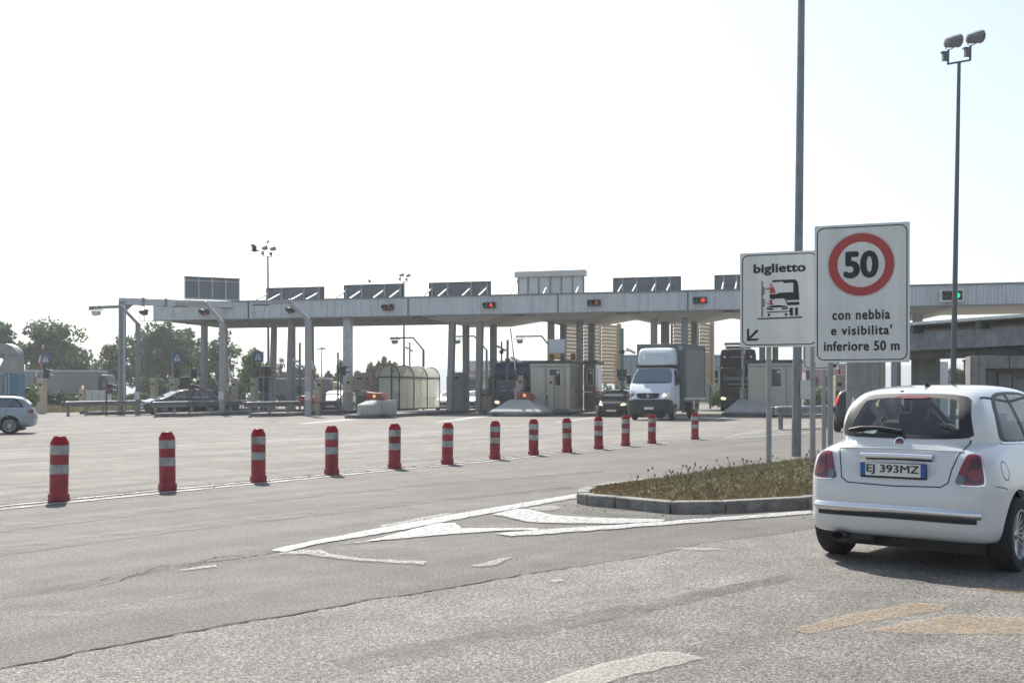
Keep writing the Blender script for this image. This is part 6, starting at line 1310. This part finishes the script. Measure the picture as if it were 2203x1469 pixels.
def bush(px, d, top, x0, x1, label, m, n=1500, ls=.14, name='bush', cat='bush', base=None, group=None, seed=1, stems=True):
    rg = np.random.default_rng(seed + 1000 + int(px)); h = PZ(top, d); a, c = PX(x0, d), PX(x1, d); o = Vector(((a + c) / 2, d, 0)); t = thing(name, label, cat, o, 0, group); r = (c - a) / 2; C = []
    nb = max(5, int((c - a) * 1.6))
    for k in range(nb):
        x = -r + 2 * r * (k + rg.uniform(.2, .8)) / nb; hh = h * rg.uniform(.62, 1.0) * (1 - .25 * (x / r) ** 2); v = rg.normal(size=(n // nb, 3)); v /= np.linalg.norm(v, axis=1)[:, None]
        C.append(np.array([x, rg.uniform(-.5, .5), hh * .55]) + v * np.array([max(.35, r / nb * 1.7), .7, hh * .46]) * rg.uniform(.3, 1, (n // nb, 1)) ** .4)
    if stems:
        b = MB()
        for k in range(5): b.tube([(rg.uniform(-.3, .3) * r, 0, -.05), (rg.uniform(-.7, .7) * r, rg.uniform(-.2, .2), h * .6)], [.05, .015], 5)
        b.build('stems', 'bark', t)
    leaf_mesh('foliage', np.vstack(C), ls, m, t); return t
tree(-30, 112, 652, -80, 36, 'broad tree cut by the left photo edge', 'leaf_dark', 4200, .23)
tree(105, 118, 664, 20, 196, 'large leafy tree behind the grey articulated lorry', 'leaf_dark', 7000, .22, .12, 52)
tree(165, 124, 735, 110, 205, 'lower right companion of the large leafy tree', 'leaf_dark', 2800, .21, .1, 30)
tree(258, 120, 702, 208, 305, 'airy tree standing behind the left gantry post', 'leaf_mid', 2600, .21, .1, 34)
tree(350, 122, 672, 290, 425, 'dense tall tree behind the crossing sign and canopy end', 'leaf_dark', 7200, .22, .08, 54)
tree(402, 130, 688, 372, 452, 'tree filling the gap under the canopy left end', 'leaf_mid', 3400, .22, .08, 34)
tree(303, 131, 694, 262, 350, 'tree just right of the left gantry post', 'leaf_dark', 3200, .22, .08, 32)
tree(226, 133, 742, 196, 262, 'low tree between the two left tree groups', 'leaf_mid', 1800, .22, .05, 24)
tree(472, 128, 686, 425, 524, 'loose airy tree left of the blue crossing sign post', 'leaf_mid', 2300, .21, .15, 32, 1.1)
tree(548, 112, 742, 508, 584, 'light green tree behind the blue crossing sign', 'leaf_light', 3600, .2, .05, 34)
tree(602, 140, 762, 590, 616, 'thin bare young tree between the columns', 'twig', 500, .12, .3, 10)
tree(846, 150, 764, 822, 870, 'bare twiggy tree behind the curved shelter', 'twig', 900, .13, .2, 16)
tree(2056, 92, 778, 2036, 2082, 'leafy tree glimpsed beside the right pier', 'leaf_light', 1800, .2, .05, 14)
for a in [(640, 142, 775, 585, 700, 'green bushes behind the yellow cab lorry', 'leaf_mid', 3600, .3), (735, 138, 772, 690, 760, 'green bush left of the wide pylon', 'leaf_light', 2400, .28), (800, 132, 764, 752, 868, 'big rounded bush behind the tan cabinet', 'leaf_light', 4600, .28), (60, 62, 818, 44, 68, 'small sunlit bush beside the blue cabinet', 'leaf_light', 900, .13),
          (145, 88, 836, 100, 186, 'low dark hedge behind the left tan pillar', 'leaf_dark', 3000, .16), (300, 96, 842, 240, 340, 'low hedge behind the white panel fence', 'leaf_mid', 2200, .16), (430, 106, 800, 300, 520, 'dark undergrowth under the tall trees', 'leaf_dark', 6000, .28), (60, 116, 790, -60, 210, 'dark hedge behind the grey articulated lorry', 'leaf_dark', 6000, .3),
          (1345, 100, 815, 1325, 1372, 'sunlit scrub right of the large slatted screen', 'leaf_light', 900, .16), (1545, 100, 822, 1528, 1566, 'scrub between the slatted screen and the black lorry', 'leaf_light', 900, .16), (1760, 95, 830, 1735, 1800, 'scrub seen under the half hidden sign', 'leaf_mid', 900, .16), (1290, 105, 820, 1275, 1330, 'scrub under the large slatted screen', 'leaf_light', 900, .16)]:
    bush(*a[:3], a[3], a[4], a[5], a[6], a[7], a[8], name='hedge' if 'hedge' in a[5] or 'undergrowth' in a[5] else 'bush', cat='hedge' if 'hedge' in a[5] or 'undergrowth' in a[5] else 'bush', group='bushes and hedges behind the plaza')
# verge of dry grass behind the left guardrail
poly2 = np.array([(PX(40, 78), 78), (PX(75, 72.5), 72.5), (PX(345, 79), 79), (PX(400, 95), 95), (PX(0, 95), 95)]); 
def scat(n):
    lo, hi = poly2.min(0), poly2.max(0); p = RNG.uniform(lo, hi, (n * 3, 2)); return p[sdf(p, poly2) < 0][:n]
struct(MB().sheet([(*p, .012) for p in poly2]).build('verge', 'soil'))
tag(blades('dry_verge_grass', scat(7000), 'straw', .42, .05, .5, 0), 'dry yellow grass on the verge behind the left guardrail', 'grass', kind='stuff'); tag(blades('verge_grass', scat(4000), 'leaf_light', .35, .06, .6, 0), 'green tufts on the verge behind the left guardrail', 'grass', kind='stuff')
# far hills and buildings
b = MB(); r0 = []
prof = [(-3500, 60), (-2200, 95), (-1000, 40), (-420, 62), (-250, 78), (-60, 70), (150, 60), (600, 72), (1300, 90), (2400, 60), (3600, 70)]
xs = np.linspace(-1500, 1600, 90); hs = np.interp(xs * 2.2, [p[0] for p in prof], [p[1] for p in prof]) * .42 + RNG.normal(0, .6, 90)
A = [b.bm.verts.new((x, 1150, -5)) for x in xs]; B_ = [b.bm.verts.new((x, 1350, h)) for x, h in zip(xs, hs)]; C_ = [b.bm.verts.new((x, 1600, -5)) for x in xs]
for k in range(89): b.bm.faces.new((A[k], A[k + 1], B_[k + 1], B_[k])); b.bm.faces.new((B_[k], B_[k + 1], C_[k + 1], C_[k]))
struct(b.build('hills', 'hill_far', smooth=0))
struct(MB().sheet([(-120, 94, .008), (120, 94, .008), (120, 126, .008), (-120, 126, .008)]).build('motorway', 'asphalt_plaza'))
d = 135; t = thing('warehouse', 'pale grey warehouse with a lean-to roof between the middle columns', 'warehouse', (PX(1045, d), d, 0)); w_ = PX(1085, d) - PX(1011, d); h_ = PZ(780, d)
MB().box((0, 2, h_ / 2), (w_, 6, h_)).build('wall', 'off_white', t); MB().box((0, 2, h_ + .1), (w_ + .4, 6.4, .2)).build('roof', 'galv', t); MB().prism([(-w_ / 2, -3, PZ(812, d)), (w_ / 2, -3, PZ(812, d)), (w_ / 2, -1, PZ(801, d)), (-w_ / 2, -1, PZ(801, d))], (0, 0, .15)).build('lean_to_roof', 'roof_tile', t); MB().box((-w_ * .35, -1.03, PZ(832, d)), (1.0, .05, 2)).build('door', 'dark_steel', t)
mat('lattice_glass', (.2, .27, .36), .3, spec=.6); d = 145; x0, x1 = PX(1322, d), PX(1572, d); t = thing('noise_barrier', 'long blue grey glazed noise barrier behind the white truck', 'noise barrier', ((x0 + x1) / 2, d, 0)); w_ = x1 - x0; zt, zb_ = PZ(764, d), PZ(802, d)
MB().box((0, 0, (zt + zb_) / 2), (w_, .1, zt - zb_)).build('glazing', 'lattice_glass', t); b = MB()
for k in range(int(w_ / .75)): b.box((-w_ / 2 + k * .75, -.1, (zt + zb_) / 2), (.12, .1, zt - zb_))
for k in range(7): b.box((0, -.12, zb_ + (zt - zb_) * k / 6), (w_, .08, .1))
b.build('lattice', 'barrier_blue', t); MB().box((0, -.05, zt - .2), (w_, .16, .5)).build('top_rail', 'barrier_blue', t); MB().box((0, 0, zb_ / 2), (w_, .4, zb_)).build('base_wall', 'concrete', t)
d = 98; t = thing('low_building', 'pale pink low building seen between the sign posts', 'building', (PX(1778, d), d, 0)); w_ = PX(1828, d) - PX(1744, d); h_ = PZ(786, d)
MB().box((0, 2, h_ / 2), (w_, 4, h_)).build('wall', 'pink_wall', t); MB().box((0, 2, h_ + .1), (w_ + .4, 4.4, .2)).build('roof', 'galv', t); b = MB(); [b.box((-w_ / 2 + w_ * (k + .5) / 3, -.03, h_ * .62), (.8, .05, .8)) for k in range(3)]; b.build('window', 'dark_glass', t)
d = 160; t = thing('overpass', 'far flat overpass behind the left trees', 'bridge', (PX(240, d), d, 0)); MB().box((0, 6, PZ(789, d)), (30, 3, .9)).build('deck', 'barrier_blue', t); b = MB(); [b.box((x, 6, PZ(789, d) / 2), (.6, 1.2, PZ(789, d) - .9)) for x in (-12, -4, 4, 12)]; b.build('piers', 'concrete', t)
def bird(px, py, d, label, k=1.0, perched=False):
    p = P(px, py, d); t = thing('bird', label, 'bird', p, R(12), 'pigeons'); t.scale = (k,) * 3
    b = MB()
    if perched:
        b.lathe([(.005, -.14), (.045, -.07), (.075, .02), (.06, .1), (.035, .15), (.04, .19), (.02, .225), (.003, .235)], 10, Matrix.Rotation(R(35), 4, 'Y')).prism([(-.07, -.02, -.1), (-.22, -.03, -.2), (-.22, .03, -.2), (-.07, .02, -.1)], (0, 0, .012)); b.cone((.15, 0, .17), (.19, 0, .165), .012, .002, 6)
        b.build('body', 'feather', t); MB().bar((.0, -.025, -.06), (.01, -.025, -.16), .012).bar((.0, .025, -.06), (.01, .025, -.16), .012).build('legs', 'feather', t)
    else:
        b.lathe([(.005, -.2), (.05, -.12), (.085, .0), (.07, .1), (.04, .16), (.045, .2), (.025, .24), (.004, .26)], 12, Matrix.Rotation(R(90), 4, 'Y')).prism([(-.15, -.04, -.005), (-.4, -.08, -.01), (-.4, .08, -.01), (-.15, .04, -.005)], (0, 0, .014)); b.cone((.24, 0, 0), (.29, 0, -.01), .014, .002, 6)
        b.build('body', 'feather', t)
        for s in (-1, 1): MB().prism([(.1, s * .05, .03), (.14, s * .25, .18), (.02, s * .52, .26), (-.2, s * .6, .26), (-.12, s * .3, .16), (-.1, s * .05, .03)], (0, 0, .012)).build('wing', 'feather', t)
bird(547, 539, 60, 'pigeon flying left of the slim floodlight mast', 1.0); bird(575.5, 521.5, 88, 'pigeon perched on the slim floodlight mast lamp', 1.1, True); bird(795, 607, 100, 'small distant bird flying over the canopy sign', .75)

m = bpy.data.materials.new('air'); m.use_nodes = True; t_ = m.node_tree; t_.nodes.clear(); o = t_.nodes.new('ShaderNodeOutputMaterial'); v = t_.nodes.new('ShaderNodeVolumePrincipled'); MATS['air'] = m
v.inputs['Density'].default_value = .0007; v.inputs['Color'].default_value = (.9, .94, .96, 1); v.inputs['Anisotropy'].default_value = .3
t_.links.new(v.outputs[0], o.inputs['Volume'])
tag(MB().box((0, 1100, 21.4), (4600, 2700, 45)).build('haze', 'air', smooth=0), 'thin summer haze in the air over the toll plaza', 'haze', kind='stuff')
